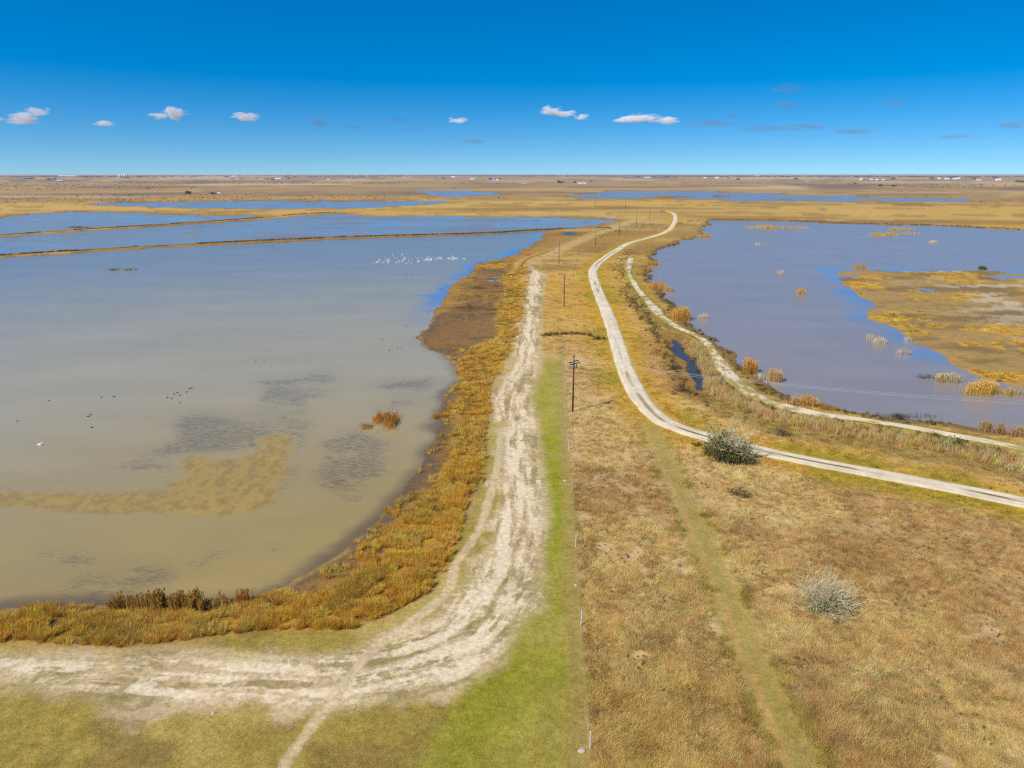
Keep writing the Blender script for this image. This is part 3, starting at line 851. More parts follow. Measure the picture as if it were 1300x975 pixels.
# candidate growing points, evened out over the ground in view
NC = 270000
th = np.radians(prng.uniform(-46, 46, NC))
qq = prng.uniform(1 / 430.0, 1 / 38.0, NC)
rc = 1 / qq
xc, yc = rc * np.sin(th), rc * np.cos(th)
zc, cc, zn = fields(xc, yc)
keep_near = prng.uniform(0, 1, NC) < np.clip(rc / 85.0, 0.3, 1)
bare = (zn['trk'] < 0.4) & (zn['cpath'] < 0.3) & (zn['dr'] > 2.4) & (zn['dp'] > 1.9) & (zc > 0.1)
right_side = (xc > zn['fence_x'] + 0.2) | (rc > 165)
rut_side = (zn['dt'] + (fbm(xc, yc, 2.5, 89, 3) - 0.5) * 1.6) < 1.7
u1 = prng.uniform(0, 1, NC)


def grow(mask, tint_k, jit, zsc, name, protos, mat, label, cat, xy=(0.62, 150.0, 2.2), flow=None, tint=None, sink=0.02, warm=0.0):
    i = np.where(mask)[0]
    n = len(i)
    s = np.clip(rc[i] / xy[1], xy[0], xy[2]) * prng.uniform(0.75, 1.3, n)
    hz = zsc(i, n) if callable(zsc) else zsc * prng.uniform(0.7, 1.3, n)
    ang = flow(i) if flow is not None else prng.uniform(0, 6.283, n)
    rot = np.stack([np.zeros(n), np.zeros(n), ang], 1)
    base = (tint[i] if tint is not None else cc[i]) * tint_k
    j = np.exp(prng.normal(0, jit, (n, 1))) * np.exp(prng.normal(0, jit * 0.25, (n, 3)))
    j[:, 2] *= np.exp(-np.abs(prng.normal(0, warm, n)))
    t = np.clip(base * j, 0.01, 0.85)
    pos = np.stack([xc[i], yc[i], zc[i] - sink], 1)
    var = prng.integers(0, len(protos), n)
    return scatter(name, protos, pos, var, rot, np.stack([s, s, hz], 1), t, mat, label, cat)


flow_n = fbm(xc, yc, 7.0, 81, 3) * 11.0
m_field = bare & right_side & ~(rut_side & (zn['two'] > 0.4)) & (zn['pond'] < -2.5) & (zn['mud'] < 0.3) & (zn['band'] < 0.3) & (zn['flat'] < 0.2) & keep_near & (u1 < 0.75) & (rc < 400)
gap = fbm(xc, yc, 4.0, 83, 3)
m_field &= (gap > 0.12)
hgt = 0.40 + 0.65 * fbm(xc, yc, 5.0, 82, 4)
hgt = np.where((zn['verge'] > 0.4) | (zn['bankp'] > 0.4), 0.55, hgt)
grow(m_field, np.array([1.23, 1.24, 1.06]), 0.22, lambda i, n: hgt[i] * prng.uniform(0.7, 1.3, n), 'dry_grass', PR_LODGED, M_STRAW, 'matted dry straw coloured grass covering the right field and verges', 'grass',
     flow=lambda i: flow_n[i] + prng.normal(0, 1.0, len(i)), warm=0.05)
m_gap_weed = bare & right_side & (zn['two'] < 0.3) & (zn['pond'] < -3) & (zn['mud'] < 0.3) & (zn['band'] < 0.3) & (zn['flat'] < 0.2) & (u1 > 0.965) & (rc < 260) & (fbm(xc, yc, 6.0, 98, 3) > 0.42)  # dark specks that stand for the shade in gaps between tufts
grow(m_gap_weed, 1.0, 0.35, 0.34, 'gap_weeds', PR_SCRUB, M_SCRUB, 'small dark weeds standing in for shaded gaps in the dry right field', 'weeds', xy=(0.28, 330.0, 0.9), tint=np.array([0.20, 0.145, 0.06])[None] * np.ones((NC, 1)))

m_short = bare & (((~right_side) & (zn['band'] < 0.3) & (zn['mud'] < 0.3)) | (rut_side & (zn['two'] > 0.4))) & (zn['pond'] < -2) & keep_near & (u1 < 0.55) & (rc < 240)
grow(m_short, 1.4, 0.26, 1.0, 'short_grass', PR_SHORT, M_SHORT, 'short green and olive grass beside the salty track and fence', 'grass', xy=(0.8, 110.0, 2.0))

m_tuss = ((zn['band'] > 0.5) | ((zn['bd'] > -4.5) & (zn['flat2'] < 0.4) & (zn['mud'] > 0.3) & (prng.uniform(0, 1, NC) < 0.55 + zn['bd'] * 0.11) & (fbm(xc, yc, 2.2, 90, 4) > 0.42)) | ((zn['flat'] > 0.5) & (cc[:, 0] > 0.48) & (cc[:, 2] < 0.085)) | ((zn['flat2'] > 0.5) & (cc[:, 0] > 0.42))) & (zc > 0.02) & keep_near & (u1 < 0.85)
clump = fbm(xc, yc, 1.9, 84, 4)
m_tuss &= (clump > 0.36)
gold = np.array([0.86, 0.46, 0.06]); olive = np.array([0.66, 0.41, 0.065]); pale_g = np.array([0.86, 0.50, 0.10])
tt = gold[None] + (olive - gold)[None] * sm(0.45, 0.75, fbm(xc, yc, 5.0, 85, 4))[:, None] + (pale_g - gold)[None] * (sm(0.5, 0.8, fbm(xc, yc, 7.0, 86, 3)) * 0.8)[:, None]
grow(m_tuss, 1.0, 0.24, lambda i, n: (0.45 + 1.0 * clump[i]) * prng.uniform(0.7, 1.3, n), 'shore_tussocks', PR_TUSSOCK, M_TUSS, 'golden and orange tussock grass along the muddy left shore', 'grass', xy=(1.0, 110.0, 3.0), tint=tt)

m_mudveg = (zn['mud'] > 0.5) & (zn['flat2'] < 0.5) & (zn['band'] < 0.5) & (zc > 0.03) & keep_near & (u1 < 0.45) & (fbm(xc, yc, 3.0, 88, 4) > 0.35)
mt = np.array([0.30, 0.21, 0.11])[None] + np.array([0.16, 0.09, 0.0])[None] * sm(0.4, 0.7, fbm(xc, yc, 4.0, 87, 4))[:, None]
grow(m_mudveg, 1.0, 0.3, 0.8, 'mud_stubble', PR_SHORT, M_TUSS, 'brown stubble on the wet mud at the edge of the left pond', 'ground cover', xy=(0.7, 110.0, 2.0), tint=mt)


# scattered things along lines: reeds and scrub
def along(line, width, n, rng, dens=None):
    P = np.asarray(line); k = rng.integers(0, len(P) - 1, n); u = rng.uniform(0, 1, (n, 1))
    return P[k] * (1 - u) + P[k + 1] * u + rng.normal(0, 1, (n, 2)) * width


def grow_at(P, name, protos, mat, label, cat, size, hz, tints, jit=0.25, zmin=-9, lift=None):
    x, y = P[:, 0], P[:, 1]
    z, _, q = fields(x, y)
    if lift is not None: z = np.maximum(z, lift)
    ok = (z > zmin) & (q['dr'] > 2.6) & (q['dp'] > 2.0)
    P, z = P[ok], z[ok]; n = len(P)
    size_, hz_ = (size[ok], hz[ok]) if hasattr(size, '__len__') else (np.full(n, size), np.full(n, hz))
    s = size_ * prng.uniform(0.6, 1.4, n)
    ti = np.asarray(tints)[prng.integers(0, len(tints), n)] * np.exp(prng.normal(0, jit, (n, 1)))
    return scatter(name, protos, np.stack([P[:, 0], P[:, 1], z - 0.03], 1), prng.integers(0, len(protos), n), np.stack([np.zeros(n), np.zeros(n), prng.uniform(0, 6.28, n)], 1),
                   np.stack([s, s, hz_ * prng.uniform(0.7, 1.3, n)], 1), np.clip(ti, 0.01, 0.8), mat, label, cat)


reed_l = resample(gp([(882, 436), (898, 468), (913, 495), (940, 514), (985, 532), (1060, 546), (1130, 558), (1210, 573), (1300, 590), (1400, 612)], 0.4), 1.0)
PA = along(reed_l, 1.3, 800, prng)
grow_at(PA, 'cattail_reeds', PR_REED, M_REED, 'tan cattails standing in the ditch between road and bank path', 'reeds', 1.0, 0.72, [(0.85, 0.54, 0.25), (0.85, 0.50, 0.22), (0.85, 0.56, 0.16)], zmin=0.0)

# dark scrub on banks, levees and round the ditch
bank_edge = np.asarray(P_RIGHT)[[0] + list(range(26, 11, -1))]
bank_r = resample(gp([(893, 301), (860, 309), (845, 314), (832, 324), (828, 334), (823, 348), (828, 358), (842, 374), (851, 384), (864, 403), (882, 416), (905, 431), (929, 451), (946, 470), (972, 494), (1002, 508), (1063, 520), (1141, 534.5), (1198, 538)], 0.3), 1.0)
ditch_w = resample(gp([(790, 370), (818, 402), (838, 428), (852, 462), (868, 492), (900, 516)], 0.4), 1.0)
ditch_e = resample(gp([(770, 335), (800, 312), (815, 345), (850, 400)], 0.4), 1.0)
brush_e = resample(gp([(880, 440), (915, 480), (945, 505), (990, 523), (1060, 538), (1160, 556), (1300, 583)], 0.4), 1.0)
mound = resample(gp([(688, 428), (715, 425), (740, 425.5), (766, 431)], 0.5), 0.5)
crest = resample(gp([(835, 284), (855, 300), (830, 316), (806, 335), (785, 352)], 0.5), 1.0)
PB = np.concatenate([along(bank_r, 1.1, 520, prng), along(ditch_w, 1.3, 170, prng), along(brush_e, 1.6, 230, prng), along(mound, 0.5, 70, prng), along(resample(gp([(840, 293), (868, 283), (893, 279)], 0.4), 1.0), 2.5, 90, prng),
                     along(resample(gp([(800, 318), (790, 335), (792, 350), (812, 390), (836, 415)], 0.4), 1.0), 2.2, 150, prng), along(resample(gp([(900, 278.6), (1000, 280.3), (1100, 283.6), (1200, 286.3), (1300, 291.5)], 0.4), 1.0), 1.2, 480, prng),
                     along(resample(gp([(755, 303), (775, 298), (805, 290), (820, 283)], 0.4), 1.0), 4.0, 70, prng)])
grow_at(PB, 'bank_scrub', PR_SCRUB, M_SCRUB, 'dark brown and olive scrub along pond banks and ditch', 'scrub', 1.0, 0.85, [(0.14, 0.095, 0.04), (0.20, 0.135, 0.055), (0.30, 0.22, 0.08), (0.19, 0.18, 0.05)], zmin=-0.1)
la = LEVEES['levee_a']; lb = LEVEES['levee_b']
PL = np.concatenate([along(la, 0.7, 3200, prng), along(lb, 0.8, 2400, prng)])
dens = fbm(PL[:, 0], PL[:, 1], 14.0, 91, 3)
PL = PL[dens > 0.38]
grow_at(PL, 'levee_scrub', PR_SCRUB, M_SCRUB, 'dark low scrub growing along the tops of the straight levees', 'scrub', 0.75, 0.7, [(0.15, 0.10, 0.035), (0.21, 0.145, 0.05), (0.17, 0.135, 0.04)], lift=0.75)

# scrub over the middle strip and the plain
NP_ = 9000
thp = np.radians(prng.uniform(-44, 44, NP_)); rp = 1 / prng.uniform(1 / 6500.0, 1 / 900.0, NP_)
PX = np.stack([rp * np.sin(thp), rp * np.cos(thp)], 1)
dn = fbm(PX[:, 0] * 0.4, PX[:, 1], 500.0, 95, 4) + 0.25 * (PX[:, 0] < -rp * 0.15)
PX = PX[(dn > 0.62) & (rp > 1250)]
rp2 = np.hypot(PX[:, 0], PX[:, 1])
sz = np.clip(rp2 / 450.0, 2.2, 8.0)
grow_at(PX, 'plain_scrub', PR_SCRUB, M_SCRUB, 'grey brown thorn scrub dotted over the far plain', 'scrub', sz, sz * 0.35, [(0.16, 0.12, 0.085), (0.11, 0.095, 0.06), (0.20, 0.15, 0.10)], zmin=0.3)
mid_p = np.stack([prng.uniform(20, 150, 500), prng.uniform(190, 560, 500)], 1)
dn = fbm(mid_p[:, 0], mid_p[:, 1], 25.0, 96, 3)
mid_p = mid_p[(dn > 0.55)]
q_ = fields(mid_p[:, 0], mid_p[:, 1])[2]
mid_p = mid_p[(q_['pond'] < -4) & (q_['dr'] > 8)]
grow_at(mid_p, 'strip_scrub', PR_SCRUB, M_SCRUB, 'small dark weeds dotted over the golden strip by the poles', 'scrub', 0.7, 0.6, [(0.16, 0.11, 0.04), (0.2, 0.15, 0.05)], zmin=0.2)
hw_x = np.linspace(-1, 1, 2600)
PW = np.stack([np.sin(np.radians(hw_x * 46)) * prng.uniform(9500, 17000, 2600), np.cos(np.radians(hw_x * 46)) * prng.uniform(9500, 17000, 2600)], 1)
PW = PW[fbm(PW[:, 0], PW[:, 1], 3500.0, 97, 3) > 0.36]
szw = np.full(len(PW), 60.0)
grow_at(PW, 'far_woods', PR_SCRUB, M_SCRUB, 'dark line of far woods along the horizon', 'woods', szw, szw * 0.2, [(0.05, 0.055, 0.03), (0.07, 0.07, 0.04)])


# ------------------------------------------------------------------ tube and box shapes
def tube(pts, rad, n=6, cap=True):
    P = np.asarray(pts, float); V, Fc = [], []
    for i, p in enumerate(P):
        t = P[min(i + 1, len(P) - 1)] - P[max(i - 1, 0)]; t /= np.linalg.norm(t) + 1e-9
        a = np.cross(t, (0, 0, 1.0) if abs(t[2]) < 0.95 else (1.0, 0, 0)); a /= np.linalg.norm(a); b = np.cross(a, t)
        for k in range(n):
            an = 2 * math.pi * k / n
            V.append(p + rad[i] * (a * math.cos(an) + b * math.sin(an)))
    for i in range(len(P) - 1):
        for k in range(n):
            k2 = (k + 1) % n
            Fc.append((i * n + k, i * n + k2, (i + 1) * n + k2, (i + 1) * n + k))
    if cap:
        Fc.append(tuple(range(n))[::-1]); Fc.append(tuple((len(P) - 1) * n + k for k in range(n)))
    return V, Fc


def join(*parts):
    V, Fc = [], []
    for v, f in parts:
        b = len(V); V += list(v); Fc += [tuple(i + b for i in q) for q in f]
    return V, Fc


def box(cx, cy, cz, sx, sy, sz, rz=0.0):
    V = []
    for dz in (-1, 1):
        for dx, dy in ((-1, -1), (1, -1), (1, 1), (-1, 1)):
            x, y = dx * sx / 2, dy * sy / 2
            V.append((cx + x * math.cos(rz) - y * math.sin(rz), cy + x * math.sin(rz) + y * math.cos(rz), cz + dz * sz / 2))
    return V, [(0, 3, 2, 1), (4, 5, 6, 7), (0, 1, 5, 4), (1, 2, 6, 5), (2, 3, 7, 6), (3, 0, 4, 7)]


def ground_z(x, y):
    return float(fields(np.array([x]), np.array([y]))[0][0])


# ------------------------------------------------------------------ power line
M_WOOD = plain_mat('creosoted_pole_wood', (0.085, 0.045, 0.028), 0.8, 0.25, 3.0)
M_ARM = plain_mat('weathered_crossarm_wood', (0.42, 0.38, 0.33), 0.8, 0.15, 8.0)
M_ARMD = plain_mat('dark_crossarm_wood', (0.10, 0.07, 0.05), 0.8, 0.2, 8.0)
M_PORC = plain_mat('pale_insulator_porcelain', (0.72, 0.70, 0.66), 0.3, 0.05, 8.0)
M_STEEL = plain_mat('galvanised_steel', (0.30, 0.30, 0.31), 0.45, 0.12, 12.0, metallic=0.6)
M_WIRE = plain_mat('aluminium_cable', (0.62, 0.62, 0.62), 0.4, 0.05, 2.0, metallic=0.3)
insul_v, insul_f = tube([(0, 0, 0), (0, 0, 0.06), (0, 0, 0.07), (0, 0, 0.15), (0, 0, 0.16), (0, 0, 0.24)], [0.03, 0.03, 0.075, 0.075, 0.05, 0.04], 8)
pole_v, pole_f = tube([(0, 0, -0.4), (0, 0, 3), (0, 0, 7), (0, 0, 10.6)], [0.17, 0.16, 0.14, 0.115], 10)
arm_v, arm_f = box(0, 0, 0, 3.0, 0.12, 0.14)
brace_v, brace_f = join(tube([(-0.75, 0.09, 9.72), (0, 0.13, 9.1)], [0.025, 0.025], 4), tube([(0.75, 0.09, 9.72), (0, 0.13, 9.1)], [0.025, 0.025], 4))
SH = {}


def shared(key, name, v, f, mat, parent, loc=(0, 0, 0), rz=0.0, smooth=False):
    if key not in SH:
        o = link_mesh(name, v, f, mat, parent, smooth); SH[key] = o.data
    else:
        o = bpy.data.objects.new(name, SH[key]); COL.objects.link(o); o.parent = parent
    o.location = loc; o.rotation_euler = (0, 0, rz)
    return o


POLES = [((727, 522), 'dark corner utility pole beside the fence, nearest and tallest in view', 0.78),
         ((716, 389.5), 'utility pole with pale crossarm between salty track and gravel road bend', 0.0),
         ((709.5, 335), 'utility pole at the upper end of the salty track', -0.1),
         ((756, 311.5), 'utility pole right of the puddle at the levee tip', -0.3),
         ((786.3, 296.8), 'utility pole with white crossarm beside the pale graded strip', -0.3),
         ((808, 284.8), 'utility pole at the far end of the pale graded strip', -0.3),
         ((824.5, 278), 'utility pole left of the far road bend', -0.3),
         ((840, 268.8), 'utility pole just behind the far end of the gravel road', -0.3),
         ((794, 265.2), 'lone utility pole on the gold flat left of the far road bend', 0.2),
         ((755.6, 260.8), 'far utility pole beside a small pale bare patch', 0.2),
         ((734.4, 256.9), 'very far utility pole below the left tip of the far right pond', 0.2),
         ((678, 256), 'far utility pole on the gold flat at picture centre', 0.2),
         ((633.6, 252.5), 'far utility pole at the right tip of the small far pond', 0.2),
         ((599, 255.5), 'far utility pole at the right end of the narrow strip pond', 0.2)]
pole_pos = []
for k, ((px, py), lab, rz) in enumerate(POLES):
    x, y = g(px, py, LAND_Z)
    z = max(ground_z(x, y), 0.3)
    t = empty('utility_pole', (x, y, z), rz)
    tag(t, lab, 'utility pole', 'wooden utility poles of the power line')
    pole_pos.append((x, y, z, rz))
    shared('pole', 'pole', pole_v, pole_f, M_WOOD, t, smooth=True)
    if k == 0:
        arm = link_mesh('crossarm', *box(0, 0.17, 9.35, 2.6, 0.13, 0.15), M_ARMD, t)
        link_mesh('crossarm', *box(0, -0.17, 9.05, 2.6, 0.13, 0.15), M_ARMD, t)
        link_mesh('transformer', *tube([(0.02, -0.42, 8.25), (0.02, -0.42, 8.3), (0.02, -0.42, 8.95), (0.02, -0.42, 9.02)], [0.2, 0.24, 0.24, 0.14], 12), M_STEEL, t, True)
        link_mesh('arm_bracket', *box(-0.35, 0, 9.98, 0.75, 0.07, 0.07, -0.78), M_PORC, t)
        for ix in (-1.15, -0.45, 0.45, 1.15):
            shared('insulator', 'insulator', insul_v, insul_f, M_PORC, arm, (ix, 0.17, 9.425), smooth=True)
        shared('insulator', 'insulator', insul_v, insul_f, M_PORC, t, (0, 0, 10.6), smooth=True)
    else:
        arm = shared('arm', 'crossarm', arm_v, arm_f, M_ARM, t, (0, 0.18, 9.8))
        shared('brace', 'brace', brace_v, brace_f, M_STEEL, t)
        for ix in (-1.35, -0.7, 1.35):
            shared('insulator', 'insulator', insul_v, insul_f, M_PORC, arm, (ix, 0.0, 0.07), smooth=True)
# the pole off to the right that carries the cross-country span
xr, yr = g(1420, 531, 9.0)
p0 = pole_pos[0]
ex, ey = xr - p0[0], yr - p0[1]
rz_r = math.atan2(ey, ex) + math.pi / 2
t = empty('utility_pole', (xr, yr, LAND_Z), rz_r)
tag(t, 'utility pole beyond the right picture edge carrying the span over the pond', 'utility pole', 'wooden utility poles of the power line')
shared('pole', 'pole', pole_v, pole_f, M_WOOD, t, smooth=True); arm = shared('arm', 'crossarm', arm_v, arm_f, M_ARM, t, (0, 0.18, 9.8)); shared('brace', 'brace', brace_v, brace_f, M_STEEL, t)
for ix in (-1.35, -0.7, 1.35): shared('insulator', 'insulator', insul_v, insul_f, M_PORC, arm, (ix, 0.0, 0.07), smooth=True)


def arm_pt(p, ix, iy, iz):
    c, s_ = math.cos(p[3]), math.sin(p[3])
    return np.array([p[0] + ix * c - iy * s_, p[1] + ix * s_ + iy * c, p[2] + iz])


def cable(a, b, sag, rad, lab, grp):
    pts = []
    for k in range(17):
        u = k / 16; p = a + (b - a) * u; p[2] -= sag * 4 * u * (1 - u); pts.append(p)
    o = link_mesh('power_cable', *tube(pts, [rad] * 17, 4), M_WIRE)
    return tag(o, lab, 'cable', grp)


pr = (xr, yr, LAND_Z, rz_r)
for (ia, ib, sg, lab) in ((-1.15, -1.35, 1.0, 'uppermost pale power cable crossing above the right pond'), (0.45, -0.7, 1.1, 'middle pale power cable crossing above the right pond'), (1.15, 1.35, 1.3, 'lowest pale power cable crossing above the right pond')):
    cable(arm_pt(p0, ia, 0.17, 9.68), arm_pt(pr, ib, 0.18, 10.1), sg, 0.010, lab, 'cables of the span over the right pond')
for k in range(1, 7):
    a, b = pole_pos[k - 1], pole_pos[k]
    spans = ['from the corner pole to the pole by the road bend', 'from the road bend pole to the salty track end', 'from the salty track end to the puddle pole', 'from the puddle pole to the graded strip pole', 'from the graded strip pole to its far end', 'between the last two poles left of the far bend']
    for side, ia, ib in (('left', -1.15 if k == 1 else -1.35, -1.35), ('middle', -0.45 if k == 1 else -0.7, -0.7), ('right', 1.15 if k == 1 else 1.35, 1.35)):
        cable(arm_pt(a, ia, 0.18, 9.68 if k == 1 else 10.1), arm_pt(b, ib, 0.18, 10.1), 1.4, 0.006, side + ' thin power cable ' + spans[k - 1], 'cables along the pole line')

# ------------------------------------------------------------------ fence
M_POST = plain_mat('weathered_fence_post', (0.36, 0.34, 0.31), 0.8, 0.2, 6.0)
M_POSTW = plain_mat('pale_painted_fence_post', (0.62, 0.61, 0.58), 0.6, 0.1, 6.0)
fence_px = [(749, 952), (737.5, 794), (731, 694), (726.7, 623), (722, 570), (719, 534), (718, 501), (715, 474), (714, 452)]
fpos = [g(a, b, 0.55) for a, b in fence_px]
d0 = (fpos[0][0] - fpos[1][0], fpos[0][1] - fpos[1][1])
fpos = [(fpos[0][0] + d0[0], fpos[0][1] + d0[1])] + fpos
fence = empty('wire_fence', (fpos[1][0], fpos[1][1], LAND_Z))
tag(fence, 'thin wire fence on grey posts dividing green strip from dry field', 'fence')
post_v, post_f = tube([(0, 0, -0.4), (0, 0, 0.8), (0, 0, 1.62), (0, 0, 1.66)], [0.062, 0.058, 0.055, 0.03], 8)
SHP = {}
zf_ = []
for k, (x, y) in enumerate(fpos):
    z = ground_z(x, y); zf_.append(z)
    m_ = M_POSTW if k in (1, 2, 3, 5) else M_POST
    key = 'postw' if m_ is M_POSTW else 'post'
    o = shared(key, 'post', post_v, post_f, m_, fence, (x - fpos[1][0], y - fpos[1][1], z - LAND_Z))
    o.rotation_euler = (prng.normal(0, 0.03), prng.normal(0, 0.03), prng.uniform(0, 6))
for h in (0.45, 0.85, 1.25):
    pts = [(x - fpos[1][0] + 0.06, y - fpos[1][1], z - LAND_Z + h) for (x, y), z in zip(fpos, zf_)]
    link_mesh('wire', *tube(pts, [0.005] * len(pts), 4), M_STEEL, fence)

# ------------------------------------------------------------------ stones
M_STONE = plain_mat('pale_limestone', (0.50, 0.41, 0.28), 0.9, 0.2, 5.0, 0.5)


def stone(px, py, size, lab, seed):
    rg = np.random.default_rng(seed)
    V, Fc = [], []
    nr_, ns_ = 5, 8
    for i in range(nr_):
        a = math.pi * (i + 0.5) / nr_
        for k in range(ns_):
            b = 2 * math.pi * k / ns_
            q = size * (0.8 + 0.4 * rg.uniform())
            V.append((q * math.sin(a) * math.cos(b), q * 0.8 * math.sin(a) * math.sin(b), size * 0.4 * math.cos(a) + size * 0.12))
    for i in range(nr_ - 1):
        for k in range(ns_):
            k2 = (k + 1) % ns_
            Fc.append((i * ns_ + k, (i + 1) * ns_ + k, (i + 1) * ns_ + k2, i * ns_ + k2))
    Fc.append(tuple(range(ns_))); Fc.append(tuple((nr_ - 1) * ns_ + k for k in range(ns_))[::-1])
    o = link_mesh('stone', V, Fc, M_STONE)
    x, y = g(px, py, 0.5); o.location = (x, y, ground_z(x, y) - size * 0.1); o.rotation_euler = (0, 0, rg.uniform(0, 6))
    tag(o, lab, 'stone', 'pale stones on the ground')


for a_ in ((739, 955, 0.35, 'pale stone at the foot of the nearest fence post', 1), (717, 611, 0.3, 'small pale stone on green grass left of the fence', 2), (271, 906, 0.26, 'pale clod at the lower edge of the salty track', 3), (731, 744, 0.25, 'small pale stone by the fence between two near posts', 4)):
    stone(*a_)


# ------------------------------------------------------------------ reed clumps standing by themselves
def reed_clump(px, py, wpx, depth, height, rgb, n, lab, heads=False, seed=0, ztop=None, wid=0.05, lean=0.10):
    if py < 520 and rgb[0] > 0.45: rgb = tuple(np.clip(np.array(rgb) * np.array([1.32, 1.34, 1.25]), 0, 0.9)); n = int(n * 1.7); height *= 1.2; wpx *= 1.1
    rg = np.random.default_rng(seed)
    x, y = g(px, py, 0.0)
    y0 = y + depth / 2
    half = wpx * math.hypot(y, CAM_H) / F_PX / 2
    t = empty('reed_clump', (x, y0, 0.0))
    tag(t, lab, 'reeds', 'reed clumps in and beside the ponds')
    V, Fc, S, HV, HF, HS = [], [], [], [], [], []
    cs = [(rg.uniform(-0.75, 0.75) * half, rg.uniform(-0.6, 0.6) * depth / 2, rg.uniform(0.25, 0.6)) for _ in range(7)]
    for i in range(n):
        c = cs[rg.integers(0, 7)]
        bx = c[0] + rg.normal(0, 0.38) * half * c[2]; by = c[1] + rg.normal(0, 0.38) * depth * c[2]
        if abs(bx) > half: bx *= 0.6
        edge = 1 - 0.45 * min(1, (bx / half) ** 2)
        h = height * rg.uniform(0.55, 1.1) * edge
        a = rg.uniform(0, 6.28); ln = abs(rg.normal(0, lean)) * h; sh = rg.uniform(0.65, 1.3); wd = wid * rg.uniform(0.7, 1.3)
        fa = rg.uniform(0, 3.14); wx, wy = math.cos(fa) * wd / 2, math.sin(fa) * wd / 2
        mx, my = bx + math.cos(a) * ln * 0.35, by + math.sin(a) * ln * 0.35
        tx, ty = bx + math.cos(a) * ln, by + math.sin(a) * ln
        b = len(V)
        V += [(bx - wx, by - wy, -0.15), (bx + wx, by + wy, -0.15), (mx + wx * 0.8, my + wy * 0.8, h * 0.55), (mx - wx * 0.8, my - wy * 0.8, h * 0.55), (tx, ty, h)]
        S += [sh] * 5; Fc += [(b, b + 1, b + 2), (b, b + 2, b + 3), (b + 3, b + 2, b + 4)]
        if heads and i % 4 == 0:
            b = len(HV)
            for kk in range(2):
                ww = wd * 1.6; cx_, sx_ = (math.cos(fa + kk * 1.57) * ww, math.sin(fa + kk * 1.57) * ww)
                HV += [(tx, ty, h - 0.28), (tx + cx_, ty + sx_, h - 0.05), (tx, ty, h + 0.16), (tx - cx_, ty - sx_, h - 0.05)]
                HS += [sh] * 4; HF.append((b + kk * 4, b + kk * 4 + 1, b + kk * 4 + 2, b + kk * 4 + 3))
    key = tuple(round(v, 3) for v in rgb)
    if key not in SH: SH[key] = shade_mat('reed_stems', rgb, 0.38)
    o = link_mesh('stems', V, Fc, SH[key], t); set_float(o.data, 'shade', S); o['kind'] = 'stuff'
    if HV:
        k2 = key + ('h',)
        if k2 not in SH: SH[k2] = shade_mat('reed_seed_heads', np.array(rgb) * min(1.12, 0.9 / max(rgb)), 0.3)
        o = link_mesh('seed_heads', HV, HF, SH[k2], t); set_float(o.data, 'shade', HS); o['kind'] = 'stuff'


